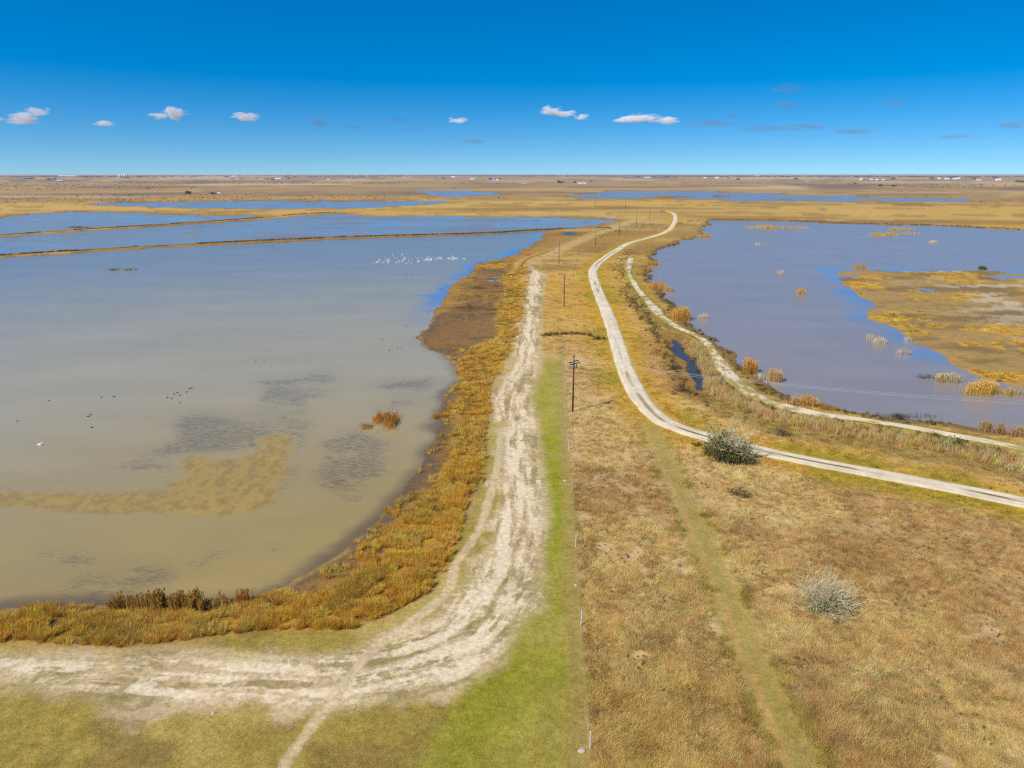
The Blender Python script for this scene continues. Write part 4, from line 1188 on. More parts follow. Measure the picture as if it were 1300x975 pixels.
ORANGE, GOLDR, PALE, BROWN, RUST = (0.62, 0.34, 0.08), (0.70, 0.45, 0.11), (0.64, 0.52, 0.36), (0.52, 0.31, 0.07), (0.36, 0.17, 0.03)
RC = [
    (484, 549, 40, 8.0, 1.15, (0.62, 0.31, 0.07), 1300, 'orange brown reed clump standing alone in the main pond', True),
    (461, 546, 24, 3.0, 0.8, (0.54, 0.36, 0.13), 260, 'low pale reed fringe on the left of the lone orange clump', False),
    (557, 533, 24, 2.4, 0.9, (0.60, 0.30, 0.04), 420, 'bright orange reed tuft at the edge of the left mud shore', False),
    (148, 781, 36, 1.6, 1.5, BROWN, 420, 'leftmost brown reed clump at the near shore of the main pond', True),
    (186, 781, 50, 2.0, 1.9, (0.54, 0.32, 0.07), 900, 'widest dark brown reed clump at the near shore', True),
    (222, 781, 28, 1.8, 1.8, BROWN, 380, 'brown reed clump right of the widest one at the near shore', True),
    (245, 780, 26, 1.8, 1.9, (0.54, 0.34, 0.07), 500, 'olive brown upright reed clump in the middle of the near shore row', True),
    (278, 777, 24, 1.6, 1.4, (0.6, 0.38, 0.12), 240, 'sparse tan reed clump at the near shore', True),
    (304, 774, 26, 1.6, 1.5, (0.62, 0.31, 0.06), 320, 'orange tan reed clump at right end of the near shore row', True),
    (828, 337.5, 22, 5.0, 2.2, ORANGE, 420, 'uppermost orange reed clump on the left bank of the right pond', False),
    (823, 345.5, 12, 4.0, 2.0, (0.46, 0.27, 0.07), 220, 'small orange reed clump below the uppermost one', False),
    (836, 369, 26, 6.0, 2.4, ORANGE, 600, 'orange reed clump beside the narrow part of the right pond', True),
    (850, 371, 14, 5.0, 1.6, (0.52, 0.34, 0.16), 220, 'pale orange fringe of reeds reaching into the right pond', False),
    (868, 408, 30, 6.0, 3.0, (0.62, 0.36, 0.08), 1000, 'tall golden orange reed clump at the left bank of right pond', True),
    (893, 405, 16, 2.5, 1.6, PALE, 160, 'sparse pale reeds right of the tall golden clump', False),
    (951, 475, 30, 3.5, 2.4, (0.58, 0.32, 0.08), 800, 'round orange reed clump beside the bend of the bank path', True),
    (986, 486, 20, 2.5, 2.2, (0.56, 0.38, 0.17), 380, 'pale tan reed clump standing in water off the bank path bend', True),
    (966, 483, 12, 2.0, 1.4, PALE, 110, 'thin pale reeds between the two clumps at the path bend', False),
    (1020, 519, 42, 2.0, 1.9, (0.54, 0.33, 0.12), 700, 'row of tan reeds along the lower bank of the right pond', True),
    (1054, 524, 30, 2.0, 1.5, BROWN, 380, 'dark brown reeds at the end of the tan row on lower bank', False),
    (1254, 549, 18, 1.6, 2.0, (0.54, 0.36, 0.16), 260, 'tan reeds at lower right bank, leftmost of three clumps', True),
    (1272, 553, 16, 1.6, 1.9, (0.52, 0.34, 0.14), 240, 'tan reeds at lower right bank, middle of three clumps', True),
    (1293, 558, 20, 1.6, 2.2, (0.56, 0.38, 0.17), 320, 'tan reeds at the right picture edge below the pond', True),
    (968, 290, 46, 14.0, 2.4, (0.62, 0.40, 0.09), 620, 'long golden reed island near the back shore, its broad left part', False),
    (1007, 290, 44, 8.0, 1.6, (0.60, 0.40, 0.12), 340, 'thin right tail of the golden reed island near the back shore', False),
    (1128, 299.5, 38, 10.0, 2.0, (0.60, 0.38, 0.09), 480, 'golden reed island, front one of three far right', False),
    (1149, 292.5, 28, 10.0, 2.0, (0.60, 0.40, 0.10), 380, 'golden reed island, rear one of three far right', False),
    (1159, 297.5, 18, 6.0, 1.4, (0.56, 0.40, 0.20), 200, 'small pale reed island right of the two golden ones', False),
    (1187, 308.5, 12, 4.0, 1.6, PALE, 140, 'tiny pale reed tuft in open water far right', False),
    (1096, 342, 17, 6.0, 2.2, (0.52, 0.34, 0.12), 340, 'small tan reed islet at the tip of the mudflat', False),
    (1020, 374, 12, 4.0, 2.0, (0.58, 0.38, 0.13), 260, 'lone round tan reed tuft in open right pond', False),
    (993, 347, 8, 3.0, 1.3, PALE, 90, 'tiny pale reeds in the middle of the right pond', False),
    (963, 311, 6, 3.0, 1.4, PALE, 70, 'tiny pale reeds near the long golden reed island', False),
    (896, 301.5, 18, 6.0, 2.0, (0.62, 0.38, 0.07), 300, 'golden reeds at the upper left corner of the right pond', False),
    (1120, 437, 16, 2.5, 1.6, PALE, 240, 'pale reed tuft in water left of the mudflat', False),
    (1107, 431, 8, 2.0, 1.4, PALE, 100, 'smaller pale reed tuft beside the pale one left of mudflat', False),
    (1149, 451, 20, 2.0, 1.4, (0.54, 0.44, 0.36), 200, 'pinkish pale reeds in water below the mudflat edge', False),
    (1154, 434, 12, 2.0, 1.2, PALE, 120, 'pale grass tuft against the mudflat edge', False),
    (1252, 503, 52, 3.5, 2.2, (0.64, 0.42, 0.10), 1000, 'long golden reed bed at the mouth of the mudflat channel', True),
    (1208, 487, 34, 2.0, 1.7, (0.54, 0.40, 0.22), 380, 'pale tan reeds at the left end of the golden bed', True),
    (1290, 503, 26, 3.0, 1.5, (0.56, 0.38, 0.14), 300, 'sparse tan reeds right of the golden bed at picture edge', False),
    (1180, 482, 26, 2.5, 1.0, (0.26, 0.23, 0.20), 240, 'low grey dead reeds at the tip of the channel mouth', False),
    (1160, 534, 80, 3.0, 0.9, (0.16, 0.14, 0.11), 500, 'dark dead reed mat on the lower bank of the right pond', False),
    (1252, 343, 10, 5.0, 2.0, (0.12, 0.14, 0.03), 260, 'small green bush on the back edge of the mudflat', False),
    (152, 343.5, 40, 5.0, 0.9, (0.34, 0.22, 0.06), 420, 'low grassy islet in the main pond before the nearer levee', False),
    (90, 290, 48, 18.0, 1.2, (0.28, 0.20, 0.09), 420, 'brown marsh grass island in the upper left pond', False),
    (923, 250.3, 26, 60.0, 4.0, (0.42, 0.30, 0.12), 420, 'tan marsh island in the far right pond', False),
    (1007, 254.4, 12, 30.0, 3.0, (0.45, 0.32, 0.12), 160, 'small tan marsh islet in the far right pond', False),
]
for k, a_ in enumerate(RC):
    far_k = math.hypot(*g(a_[0], a_[1])) / 250.0
    reed_clump(*a_, seed=100 + k, wid=max(0.05, 0.06 * far_k), lean=0.12)


# ------------------------------------------------------------------ leafless shrubs
def branches(rg, n_main, length, levels, spread, r0, droop=0.0, gap=0.0):
    V, Fc = [], []

    def grow_b(p, d, L, rad, lv):
        pts = [p]; q = p.copy(); dd_ = d.copy()
        for i in range(3):
            dd_ = dd_ + rg.normal(0, 0.16, 3); dd_[2] -= droop * 0.1; dd_ /= np.linalg.norm(dd_)
            q = q + dd_ * L / 3; pts.append(q.copy())
        v, f = tube(pts, [rad, rad * 0.8, rad * 0.6, rad * 0.35], 3, cap=False)
        b = len(V); V.extend(v); Fc.extend([tuple(i + b for i in qd) for qd in f])
        if lv > 0:
            for i in range(rg.integers(3, 6)):
                k = rg.integers(1, 4); nd = dd_ + rg.normal(0, 0.55, 3); nd[2] = abs(nd[2]) * 0.8 + 0.05; nd /= np.linalg.norm(nd)
                grow_b(pts[k].copy(), nd, L * rg.uniform(0.45, 0.7), rad * 0.66, lv - 1)
    for i in range(n_main):
        a = 2 * math.pi * i / n_main + rg.normal(0, 0.25); tilt = rg.uniform(0.1, 1.0) * spread
        d = np.array([math.cos(a) * math.sin(tilt), math.sin(a) * math.sin(tilt), math.cos(tilt)])
        grow_b(np.array([rg.normal(0, 0.12), rg.normal(0, 0.12), -0.1]), d, length * rg.uniform(0.75, 1.1), r0, levels)
    return V, Fc


def leaf_mass(rg, n, rx, ry, rz, size, cz=0.0):
    V, Fc, S = [], [], []
    lumps = [(rg.uniform(-0.7, 0.7) * rx, rg.uniform(-0.7, 0.7) * ry, rg.uniform(0.15, 0.75) * rz, rg.uniform(0.25, 0.45)) for _ in range(14)]
    for i in range(n):
        l = lumps[rg.integers(0, 14)]; p = rg.normal(0, 0.5, 3)
        c = np.array([l[0] + p[0] * rx * l[3], l[1] + p[1] * ry * l[3], max(0.02, l[2] + p[2] * rz * l[3] * 0.8)]) + (0, 0, cz)
        u = rg.normal(size=3); u /= np.linalg.norm(u); v = np.cross(u, rg.normal(size=3)); v /= np.linalg.norm(v)
        s = size * rg.uniform(0.6, 1.4); b = len(V); sh = rg.uniform(0.6, 1.35)
        V += [c - u * s, c + v * s * 0.5, c + u * s, c - v * s * 0.5]; S += [sh] * 4; Fc.append((b, b + 1, b + 2, b + 3))
    return V, Fc, S


M_TWIG = plain_mat('grey_lichened_twigs', (0.60, 0.49, 0.27), 0.85, 0.25, 2.0)
M_TWIGD = plain_mat('grey_brown_twigs', (0.30, 0.27, 0.21), 0.85, 0.25, 2.0)
rg = np.random.default_rng(5)
x, y = g(1047, 772, 0.6)
sb = empty('leafless_shrub', (x, y, ground_z(x, y)))
sb.scale = (1.25, 1.25, 1.25)
tag(sb, 'round grey leafless shrub alone in the dry right field', 'shrub')
v, f = branches(rg, 70, 2.1, 2, 1.4, 0.03)
link_mesh('branches', v, f, M_TWIG, sb)
v, f, s_ = leaf_mass(rg, 3200, 1.9, 1.7, 1.7, 0.06)
o = link_mesh('foliage', v, f, shade_mat('olive_shrub_leaves', (0.44, 0.40, 0.20)), sb); set_float(o.data, 'shade', s_)

x, y = g(922, 584, 0.6)
tb = empty('roadside_tree', (x, y, ground_z(x, y)))
tag(tb, 'spreading thorn tree, bare grey crown over dark green base, beside the road', 'tree')
v, f = tube([(0, 0, -0.2), (0.1, 0, 0.6), (0.25, 0.1, 1.5), (0.2, 0.2, 2.4)], [0.22, 0.18, 0.15, 0.1], 8)
link_mesh('trunk', v, f, M_TWIGD, tb)
v, f = branches(rg, 22, 4.0, 3, 1.05, 0.065)
o = link_mesh('crown', v, f, M_TWIG, tb); o.scale = (0.8, 0.8, 1.05)
v, f, s_ = leaf_mass(rg, 7500, 3.9, 2.8, 2.6, 0.12)
tb_leaf = o = link_mesh('foliage', v, f, shade_mat('dark_green_thorn_leaves', (0.17, 0.165, 0.05)), tb); set_float(o.data, 'shade', s_)
tb_leaf.scale = (0.92, 0.95, 1.6)
v, f = branches(rg, 8, 2.1, 3, 1.45, 0.03)
o = link_mesh('dead_branches', v, f, M_TWIG, tb); o.location = (3.2, -0.3, 0)


def bush(px, py, rx, rz, rgb, lab, seed, n=500):
    rg2 = np.random.default_rng(seed)
    x, y = g(px, py, 0.5)
    t = empty('bush', (x, y, max(ground_z(x, y), 0.1))); tag(t, lab, 'bush', 'bushes along the ditch and field')
    v, f, s_ = leaf_mass(rg2, n, rx, rx * 0.8, rz, 0.11)
    o = link_mesh('foliage', v, f, shade_mat('bush_leaves', rgb), t); set_float(o.data, 'shade', s_)
    v, f = branches(rg2, 7, rz * 0.7, 1, 1.0, 0.03)
    link_mesh('branches', v, f, M_TWIGD, t)


bush(1196, 566, 3.2, 1.7, (0.10, 0.12, 0.025), 'green bush among the cattails below the bank path', 31, 900)
bush(1245, 577, 2.4, 1.4, (0.13, 0.13, 0.04), 'olive bush right of the green one among the cattails', 32, 600)
bush(992, 552, 1.8, 1.2, (0.11, 0.10, 0.05), 'dark low bush right of the roadside tree, beyond the road', 33)
bush(940, 628, 1.7, 0.9, (0.17, 0.13, 0.05), 'low brown weed bush in the dry field below the roadside tree', 34)
bush(884, 566, 1.0, 0.6, (0.14, 0.11, 0.03), 'low weed bush left of the roadside tree', 35, 250)
bush(858, 466, 1.8, 1.4, (0.12, 0.09, 0.035), 'dark brown bush at the left edge of the ditch water', 36)
bush(868, 494, 2.0, 1.5, (0.13, 0.095, 0.04), 'dark brown bush at the lower end of the ditch water', 37)
bush(760, 431, 2.2, 0.9, (0.15, 0.10, 0.05), 'low dark bush at the road end of the small cross ditch', 38)
bush(787, 271.5, 9.0, 3.5, (0.11, 0.095, 0.04), 'largest dark thicket on the gold flat below the far right pond', 39)
bush(772, 272, 5.0, 2.6, (0.12, 0.10, 0.04), 'smaller dark thicket left of the largest on the gold flat', 40)

# ------------------------------------------------------------------ birds on the water
M_BWHITE = plain_mat('white_plumage', (0.86, 0.85, 0.82), 0.7, 0.04, 4.0)
M_BDARK = plain_mat('dark_plumage', (0.045, 0.038, 0.03), 0.7, 0.2, 4.0)


def bird_mesh(k):
    pts = np.array([(-0.62, 0, 0.17), (-0.5, 0, 0.16), (-0.3, 0, 0.14), (0, 0, 0.13), (0.25, 0, 0.15), (0.36, 0, 0.22), (0.37, 0, 0.36), (0.33, 0, 0.50), (0.36, 0, 0.60), (0.44, 0, 0.61), (0.52, 0, 0.58), (0.66, 0, 0.54), (0.78, 0, 0.51)]) * k
    rad = np.array([0.02, 0.07, 0.16, 0.20, 0.16, 0.09, 0.055, 0.05, 0.065, 0.07, 0.045, 0.03, 0.01]) * k
    return tube(pts, rad, 7)


bw = link_mesh('bird', *bird_mesh(0.82), M_BWHITE, smooth=True)
bdk = link_mesh('duck', *bird_mesh(0.42), M_BDARK, smooth=True)
rgb_ = np.random.default_rng(77)
fl_n = 0
clus = [(492, 331, 6, 2.0), (500, 328, 5, 2.0), (512, 331, 5, 2.5), (520, 330, 4, 2), (535, 330, 5, 1.8), (542, 329, 5, 1.8), (550, 330, 5, 1.6), (560, 328.5, 4, 1.4), (568, 327, 6, 1.6), (576, 328, 5, 1.5), (586, 327, 4, 1.2), (481, 333, 5, 2.5)]
for i in range(125):
    c = clus[rgb_.integers(0, len(clus))]
    px, py = c[0] + rgb_.normal(0, c[2]), c[1] + rgb_.normal(0, c[3])
    if py < 323 or px > 592: continue
    x, y = g(px, py)
    dark = rgb_.uniform() < 0.12
    src = bdk if dark else bw
    o = bpy.data.objects.new('duck' if dark else 'bird', src.data); COL.objects.link(o)
    o.location = (x, y, 0.0); o.rotation_euler = (0, 0, rgb_.normal(0.4, 0.9)); s_ = rgb_.uniform(0.85, 1.2); o.scale = (s_, s_, s_)
    if dark: tag(o, 'small dark water bird among the white flock on the main pond', 'bird', 'dark birds among the white flock')
    else: tag(o, 'white water bird resting in the flock on the main pond', 'bird', 'white bird flock on the main pond')
bpy.data.objects.remove(bw); 
duck_px = [(22, 535), (62, 509), (128.6, 505), (145, 504), (117, 543), (112, 529), (115, 527), (212.5, 505), (218, 506), (221, 500.5), (225, 498.5), (228.5, 502), (228, 511.7), (237, 498), (240, 493.7), (243, 493), (324, 458.5), (335, 458)]
for i, (px, py) in enumerate(duck_px):
    o = bpy.data.objects.new('duck', bdk.data); COL.objects.link(o); x, y = g(px, py); o.location = (x, y, 0); o.rotation_euler = (0, 0, rgb_.uniform(0, 6)); o.scale = (1.1,) * 3
    lab = {0: 'lone dark duck nearest the left picture edge on the main pond', 4: 'dark duck nearest the algae bar, left of the weed beds'}.get(i, 'dark duck swimming in loose company in the middle of the main pond')
    tag(o, lab, 'duck', 'dark ducks on the open main pond')
for i, (px, py) in enumerate([(482, 349), (500, 349), (514, 349), (517, 350), (522, 349), (481, 361), (485, 363), (560, 367), (543, 399), (515, 414), (485, 431), (505, 441), (510, 442), (494, 445), (906, 307), (972, 306.5)]):
    o = bpy.data.objects.new('duck', bdk.data); COL.objects.link(o); x, y = g(px, py); o.location = (x, y, 0); o.rotation_euler = (0, 0, rgb_.uniform(0, 6)); o.scale = (1.2,) * 3
    if i < 14: tag(o, 'dark duck on grey water between white flock and mud shore', 'duck', 'dark ducks off the mud shore')
    else: tag(o, ['dark duck near the upper left corner of the right pond', 'dark duck on open water below the long golden reed island'][i - 14], 'duck', 'dark ducks on the right pond')
bpy.data.objects.remove(bdk)
x, y = g(51, 565)
o = link_mesh('egret', *bird_mesh(0.8), M_BWHITE, smooth=True); o.location = (x, y, 0)
tag(o, 'single white bird alone on the tan water at left', 'bird')

# ------------------------------------------------------------------ far farms and trees
M_WALL = plain_mat('pale_sheet_metal_wall', (0.66, 0.65, 0.63), 0.6, 0.08, 0.2)
M_ROOFW = plain_mat('white_metal_roof', (0.85, 0.85, 0.84), 0.4, 0.05, 0.2)
M_ROOFB = plain_mat('blue_metal_roof', (0.05, 0.13, 0.45), 0.4, 0.1, 0.2)
M_ROOFG = plain_mat('grey_metal_roof', (0.32, 0.34, 0.36), 0.5, 0.1, 0.2)
M_WALLD = plain_mat('weathered_barn_wall', (0.33, 0.27, 0.22), 0.8, 0.15, 0.2)
M_DOOR = plain_mat('dark_barn_door', (0.08, 0.075, 0.07), 0.7, 0.1, 0.5)
M_CROWN = {}


def far_pos(px, py, rmax=13000):
    x, y = g(px, min(far_y(px, py), 400), 0.5) if far_y(px, py) > 222.3 else g(px, 222.4, 0.5)
    r = math.hypot(x, y)
    if r > rmax: x, y = x * rmax / r, y * rmax / r
    return x, y


def barn(px, py, wpx, hpx, lab, roof=None, wall=None, deep=0.5, rz=0.0):
    x, y = far_pos(px, py); r = math.hypot(x, y)
    W = wpx * r / F_PX; H = max(3.0, hpx * r / F_PX); D = max(8.0, min(W * deep, 40))
    t = empty('farm_building', (x, y, 0.4), rz - math.atan2(x, y))
    tag(t, lab, 'building', 'far farm buildings on the plain')
    h1 = H * 0.6
    link_mesh('wall', *box(0, 0, h1 / 2, W, D, h1), wall or M_WALL, t)
    ov = 0.4
    V = [(-W / 2 - ov, -D / 2 - ov, h1 + 0.003), (W / 2 + ov, -D / 2 - ov, h1 + 0.003), (W / 2 + ov, D / 2 + ov, h1 + 0.003), (-W / 2 - ov, D / 2 + ov, h1 + 0.003), (-W / 2 - ov, 0, H), (W / 2 + ov, 0, H)]
    link_mesh('roof', V, [(0, 1, 5, 4), (2, 3, 4, 5), (0, 4, 3), (1, 2, 5), (3, 2, 1, 0)], roof or M_ROOFW, t)
    for dx in ((-0.25, 0.25) if W > 40 else (0.1,)):
        link_mesh('door', *box(dx * W, -D / 2 - 0.06, h1 * 0.4, min(5, W * 0.2), 0.1, h1 * 0.8), M_DOOR, t)


B = [(86, 223.6, 17, 1.6, 'long white shed row on the left horizon'), (76, 229, 5, 1.5, 'white farmhouse left of the horizon silos'), (298, 224.8, 6, 1.6, 'white shed on the horizon left of centre'), (301, 228, 4, 1.3, 'small white house just below the horizon shed'),
     (332, 228, 5, 1.2, 'low white building in the far plain left of a farm cluster'), (353, 228.4, 6, 2.2, 'brightest white house of the far farm cluster left of centre'), (363, 230, 6, 1.5, 'grey roofed house at the front of the far farm cluster', M_ROOFG), (417, 229, 4, 1.5, 'small white house right of the far farm cluster'),
     (513, 226, 3, 1.0, 'small pale building on the horizon above the strip pond'), (575, 226.5, 5, 1.8, 'pale building on the horizon above the small far pond'), (600, 228.6, 6, 1.4, 'long pale shed above the right tip of small far pond'),
     (628, 230, 5, 2.6, 'building with bright blue roof near the centre horizon', M_ROOFB), (631, 230.6, 3, 1.8, 'white gable beside the blue roofed building'), (665.5, 236, 6.5, 2.6, 'grey metal barn in the plain right of centre', M_ROOFG, M_ROOFG), (738.5, 234.5, 10, 1.7, 'long low cream shed left of the far right pond'),
     (822, 226.5, 8, 1.4, 'pale long building on the horizon above the road end'), (910, 227, 4, 1.6, 'white house above the left part of far right pond'), (895, 226.8, 3, 1.2, 'small pale house left of the white one above far right pond'), (962, 224.5, 2.5, 1.2, 'white tiny house breaking the horizon right of centre'),
     (1106, 228.5, 3, 1.4, 'white house, left one of three above far right pond'), (1113, 228.5, 3.5, 1.2, 'white house, middle one of three above far right pond'), (1121, 228.5, 3, 1.2, 'white house, right one of three above far right pond'), (1093, 228.5, 3, 1.8, 'white house beside a dark tree above far right pond'),
     (1202, 227, 4.5, 1.4, 'bright white house in the right horizon village, leftmost'), (1211.5, 227.2, 3.5, 1.3, 'white house second in the right horizon village'), (1216.5, 226.6, 3.5, 1.5, 'white house third in the right horizon village'), (1242, 228.3, 4, 1.0, 'low white shed right of the right horizon village'), (1267, 228.3, 5, 1.8, 'white house near the right picture edge on the plain'),
     (1192, 227, 2.5, 1.6, 'small white house left of the right horizon village'), (278, 246.3, 3, 2.0, 'tiny cream hut behind the narrow strip pond'), (1026, 231, 5, 2.0, 'sandy coloured barn on the plain above the far right pond', M_WALLD, M_WALLD)]
for b_ in B:
    barn(*b_[:5], roof=b_[5] if len(b_) > 5 else None, wall=b_[6] if len(b_) > 6 else None)


def silo(px, lab, hpx, wpx):
    x, y = far_pos(px, 225.4, 8000); r = math.hypot(x, y); H = hpx * r / F_PX; R = wpx * r / F_PX / 2
    t = empty('grain_silo', (x, y, 0.4)); tag(t, lab, 'silo', 'grain silos on the left horizon')
    link_mesh('drum', *tube([(0, 0, 0), (0, 0, H * 0.85)], [R, R], 14), M_WALL, t, True)
    link_mesh('roof', *tube([(0, 0, H * 0.85 + 0.01), (0, 0, H)], [R * 1.05, R * 0.15], 14), M_ROOFW, t)


for a_ in ((152, 'grain silo, left of the three on the horizon', 4.4, 2.4), (155.5, 'slim grain silo in the middle of the three on the horizon', 4.4, 1.6), (159, 'brightest grain silo, right of the three on the horizon', 4.4, 2.6)): silo(*a_)
link = None
M_TREEL = shade_mat('far_tree_leaves', (0.05, 0.055, 0.03)); M_TRUNK = plain_mat('far_tree_bark', (0.09, 0.07, 0.05), 0.9, 0.2, 1.0)
tree_parts = []
for k in range(3):
    rg3 = np.random.default_rng(300 + k)
    v, f, s_ = leaf_mass(rg3, 260, 1.0, 1.0, 1.0, 0.14, 0.35)
    v2, f2 = tube([(0, 0, -0.03), (0.02, 0, 0.3), (0.0, 0.03, 0.7)], [0.07, 0.055, 0.03], 6)
    tree_parts.append((v, f, s_, v2, f2))
TREE_MESH = {}


def far_tree(px, py, wpx, lab, k):
    x, y = far_pos(px, py); r = math.hypot(x, y); s = max(3.0, wpx * r / F_PX / 2)
    t = empty('tree', (x, y, 0.3), k * 1.3); tag(t, lab, 'tree', 'dark trees by the far farms'); t.scale = (s, s, min(s * 0.8, 11.0))
    v, f, s_, v2, f2 = tree_parts[k % 3]
    if k % 3 not in TREE_MESH:
        o = link_mesh('crown', v, f, M_TREEL, t); set_float(o.data, 'shade', s_); o2 = link_mesh('trunk', v2, f2, M_TRUNK, t)
        TREE_MESH[k % 3] = (o.data, o2.data)
    else:
        for nm, d in zip(('crown', 'trunk'), TREE_MESH[k % 3]):
            o = bpy.data.objects.new(nm, d); COL.objects.link(o); o.parent = t


TR = [(38, 226.5, 8, 'wide dark tree clump on the left horizon plain'), (62, 227.5, 6, 'dark tree left of the white farmhouse by left horizon'), (70, 227.2, 4, 'small dark tree touching the white farmhouse by left horizon'), (163, 225.8, 5, 'dark tree right of the grain silos'), (177, 225, 5, 'dark tree some way right of the grain silos'),
      (288, 225, 6, 'dark tree left of the white horizon shed'), (340, 228.5, 3, 'dark shrub tree left of the far farm cluster'), (346, 228.8, 4, 'dark tree at the left of the far farm cluster'), (366, 228, 5, 'dark tree at the right of the far farm cluster'), (563, 228.3, 5, 'dark tree left of the pale building above small far pond'),
      (622, 229.5, 5, 'dark tree left of the blue roofed building'), (635, 229, 4, 'dark tree right of the blue roofed building'), (711.5, 234, 9, 'broad dark tree left of the long cream shed'), (730, 233.5, 5, 'dark tree touching the long cream shed'), (750, 232, 4, 'thin tree right of the long cream shed'),
      (924, 227.5, 4, 'dark tree above the middle of far right pond'), (937, 229, 5, 'low dark tree on the plain above far right pond'), (1010, 228.5, 5, 'dark tree left of the sandy barn'), (1096, 228.3, 3, 'dark tree beside the white house above far right pond'), (1133, 227.3, 6, 'dark tree right of the three white houses'),
      (1183, 227.3, 6, 'dark tree left of the right horizon village'), (1207, 226.2, 4, 'dark tree inside the right horizon village'), (1237, 227, 4, 'dark tree right of the right horizon village'), (1264, 227, 4, 'dark tree beside the house near the right edge'), (1085, 234.3, 4, 'small dark tree alone on the right plain'),
      (1117, 237, 6, 'dark bush tree on the right plain, left of a pair'), (1134, 237.5, 5, 'dark bush tree on the right plain, right of a pair'), (271, 247.3, 7, 'dark thorn tree behind the narrow strip pond, by the hut'), (240, 246.8, 9, 'wide dark thicket behind the narrow strip pond'), (577, 241.2, 2, 'thin dark tree at the left end of small far pond'), (1294, 231.5, 8, 'dark thicket at the right picture edge on the plain')]
for k, a_ in enumerate(TR): far_tree(*a_, k)


# ------------------------------------------------------------------ clouds
def cloud_mat(name, dens, seed, rgb=(1, 1, 1), amp=2.2):
    m = bpy.data.materials.new(name); m.use_nodes = True; n = m.node_tree; n.nodes.clear()
    out = n.nodes.new('ShaderNodeOutputMaterial'); pv = n.nodes.new('ShaderNodeVolumePrincipled')
    pv.inputs['Color'].default_value = (*rgb, 1); pv.inputs['Anisotropy'].default_value = -0.35
    tcn = n.nodes.new('ShaderNodeTexCoord')
    oi = n.nodes.new('ShaderNodeObjectInfo')
    ad = n.nodes.new('ShaderNodeVectorMath'); ad.operation = 'ADD'; n.links.new(tcn.outputs['Object'], ad.inputs[0]); n.links.new(oi.outputs['Location'], ad.inputs[1])
    f = noise(n, 1.6, 5, 0.6, ad.outputs[0])
    ln_ = n.nodes.new('ShaderNodeVectorMath'); ln_.operation = 'LENGTH'; n.links.new(tcn.outputs['Object'], ln_.inputs[0])
    e = math_node(n, 'SUBTRACT', math_node(n, 'ADD', ramp(n, ln_.outputs['Value'], 0, 1, 0.74, -0.50), math_node(n, 'MULTIPLY', math_node(n, 'SUBTRACT', f, 0.5), amp)), 0.12)
    k = ramp(n, e, 0.0, 0.28, 0.0, dens)
    n.links.new(k, pv.inputs['Density']); n.links.new(pv.outputs[0], out.inputs['Volume'])
    return m


M_CLOUD = cloud_mat('white_cumulus_vapour', 0.014, 1)
M_WISP = cloud_mat('shaded_wisp_vapour', 0.0017, 2, (0.26, 0.32, 0.42), 3.2)  # wisps lying in shadow: the shade is put into the vapour colour


def sky_pt(px, py, dist):
    u = (px - 650) / F_PX; v = (487.5 - py) / F_PX
    d = np.array([u, CP + v * SP, -SP + v * CP]); d *= dist / math.hypot(d[0], d[1])
    return d + (0, 0, CAM_H)


ico_v, ico_f = [], []
for i in range(9):
    a = math.pi * (i + 0.5) / 9
    for k in range(14):
        b = 2 * math.pi * k / 14
        ico_v.append((math.sin(a) * math.cos(b), math.sin(a) * math.sin(b), math.cos(a)))
for i in range(8):
    for k in range(14):
        k2 = (k + 1) % 14; ico_f.append((i * 14 + k, (i + 1) * 14 + k, (i + 1) * 14 + k2, i * 14 + k2))
ico_f.append(tuple(range(14))[::-1][::-1]); ico_f.append(tuple(8 * 14 + k for k in range(14))[::-1])
ico_f = [tuple(q) for q in ico_f]


def cloud(px, py, wpx, hpx, lab, mat, key, dist=12000):
    c = sky_pt(px, py, dist); sx = wpx * dist / F_PX / 2 * 1.45; sz_ = hpx * dist / F_PX / 2 * 1.7
    o = shared(key, 'cloud', ico_v, ico_f, mat, None)
    o.location = c; o.scale = (sx, sx * 0.8, sz_); o.rotation_euler = (0, 0, -math.atan2(c[0], c[1]))
    tag(o, lab, 'cloud', 'small clouds low in the sky')


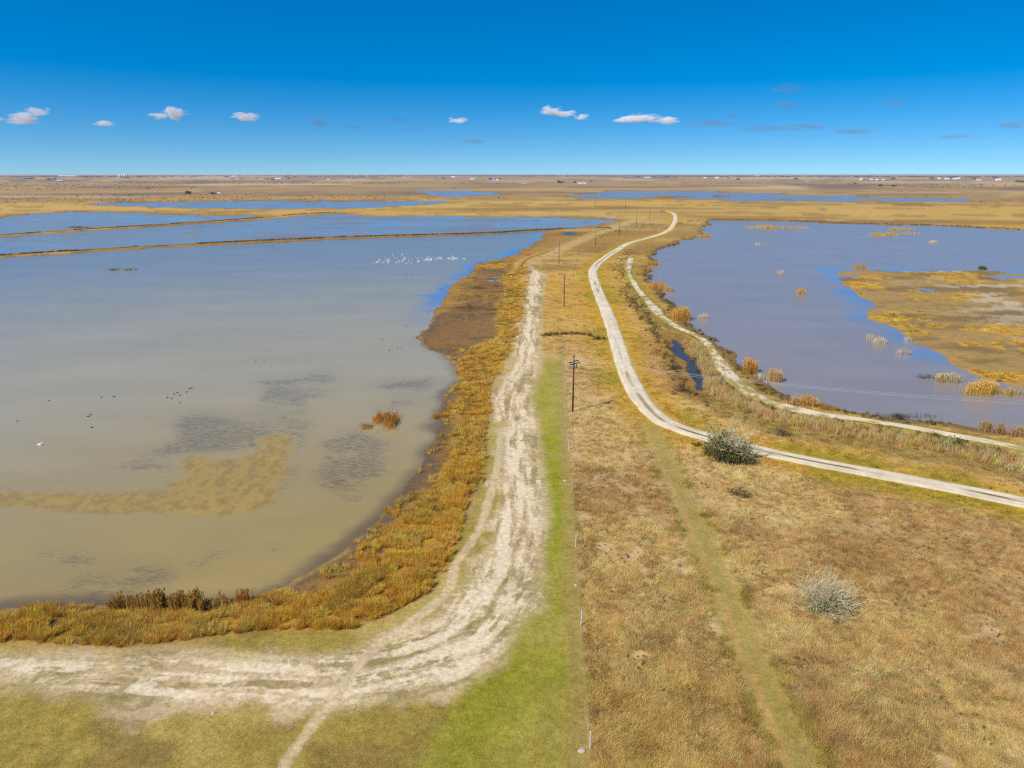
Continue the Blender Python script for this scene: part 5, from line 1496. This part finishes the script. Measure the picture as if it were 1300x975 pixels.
for a_ in ((27, 151, 40, 12, 'white puff cloud low at the far left'), (46, 141, 26, 11, 'small white puff just above the far left cloud'), (133, 157.5, 28, 8, 'flat small white cloud, second from the left'), (223, 144, 34, 13, 'bright white puff cloud above the grain silos, to their right'), (204, 147, 26, 7, 'pale tail on the left of the bright puff cloud'),
           (312, 149.5, 38, 10, 'flat white cloud left of centre'), (582, 153, 26, 8, 'tiny white cloud left of the centre pair'), (698, 140.5, 28, 12, 'white cloud of the centre pair, left and larger'), (717, 144, 30, 8, 'grey bridge between the centre pair of clouds'), (738, 148, 24, 9, 'white cloud of the centre pair, right and smaller'),
           (808, 151.5, 56, 11, 'long pale cloud right of centre'), (848, 153, 34, 9, 'white right end of the long pale cloud'), (0, 151, 8, 6, 'cloud scrap cut by the left picture edge')):
    cloud(*a_, M_CLOUD, 'cl')
for a_ in ((900, 156.5, 60, 7, 'grey wisp right of the long pale cloud'), (935, 148, 34, 6, 'grey wisp above the chain at right'), (975, 163, 60, 8, 'grey wisp in the middle of the chain at right'), (1025, 161.5, 56, 7, 'grey wisp fourth in the chain at right'), (1085, 167, 60, 6, 'long grey wisp ending the chain at right'), (505, 152, 36, 6, 'grey wisp left of the tiny white cloud'), (448, 160.5, 44, 6, 'flat grey wisp left of centre'),
           (403, 156, 40, 12, 'faint mauve cloud right of the flat white cloud'), (1000, 112, 40, 9, 'high faint grey wisp at right'), (1000, 134, 44, 8, 'faint grey wisp between the high one and the chain'), (1132, 130.5, 36, 8, 'faint grey cloud high at right'), (1217, 174, 46, 6, 'low grey wisp near the right edge'), (1288, 158, 40, 9, 'grey wisp at the right picture edge'), (527, 162.5, 30, 5, 'small low grey wisp left of centre'), (600, 179, 44, 6, 'faint low wisp under the tiny white cloud')):
    cloud(*a_, M_WISP, 'ws')


# ------------------------------------------------------------------ the air: thin haze over the plain
hz = link_mesh('haze', *box(0, 0, 20.1, 70000, 70000, 44.4), bpy.data.materials.new('thin_haze'))
hm = hz.data.materials[0]; hm.use_nodes = True; hn = hm.node_tree; hn.nodes.clear()
ho = hn.nodes.new('ShaderNodeOutputMaterial'); hv = hn.nodes.new('ShaderNodeVolumePrincipled')
hv.inputs['Color'].default_value = (0.72, 0.82, 1.0, 1); hv.inputs['Density'].default_value = 3.2e-5; hv.inputs['Anisotropy'].default_value = 0.0
hn.links.new(hv.outputs[0], ho.inputs['Volume'])
tag(hz, 'thin blue haze over the far plain', 'haze', kind='stuff')
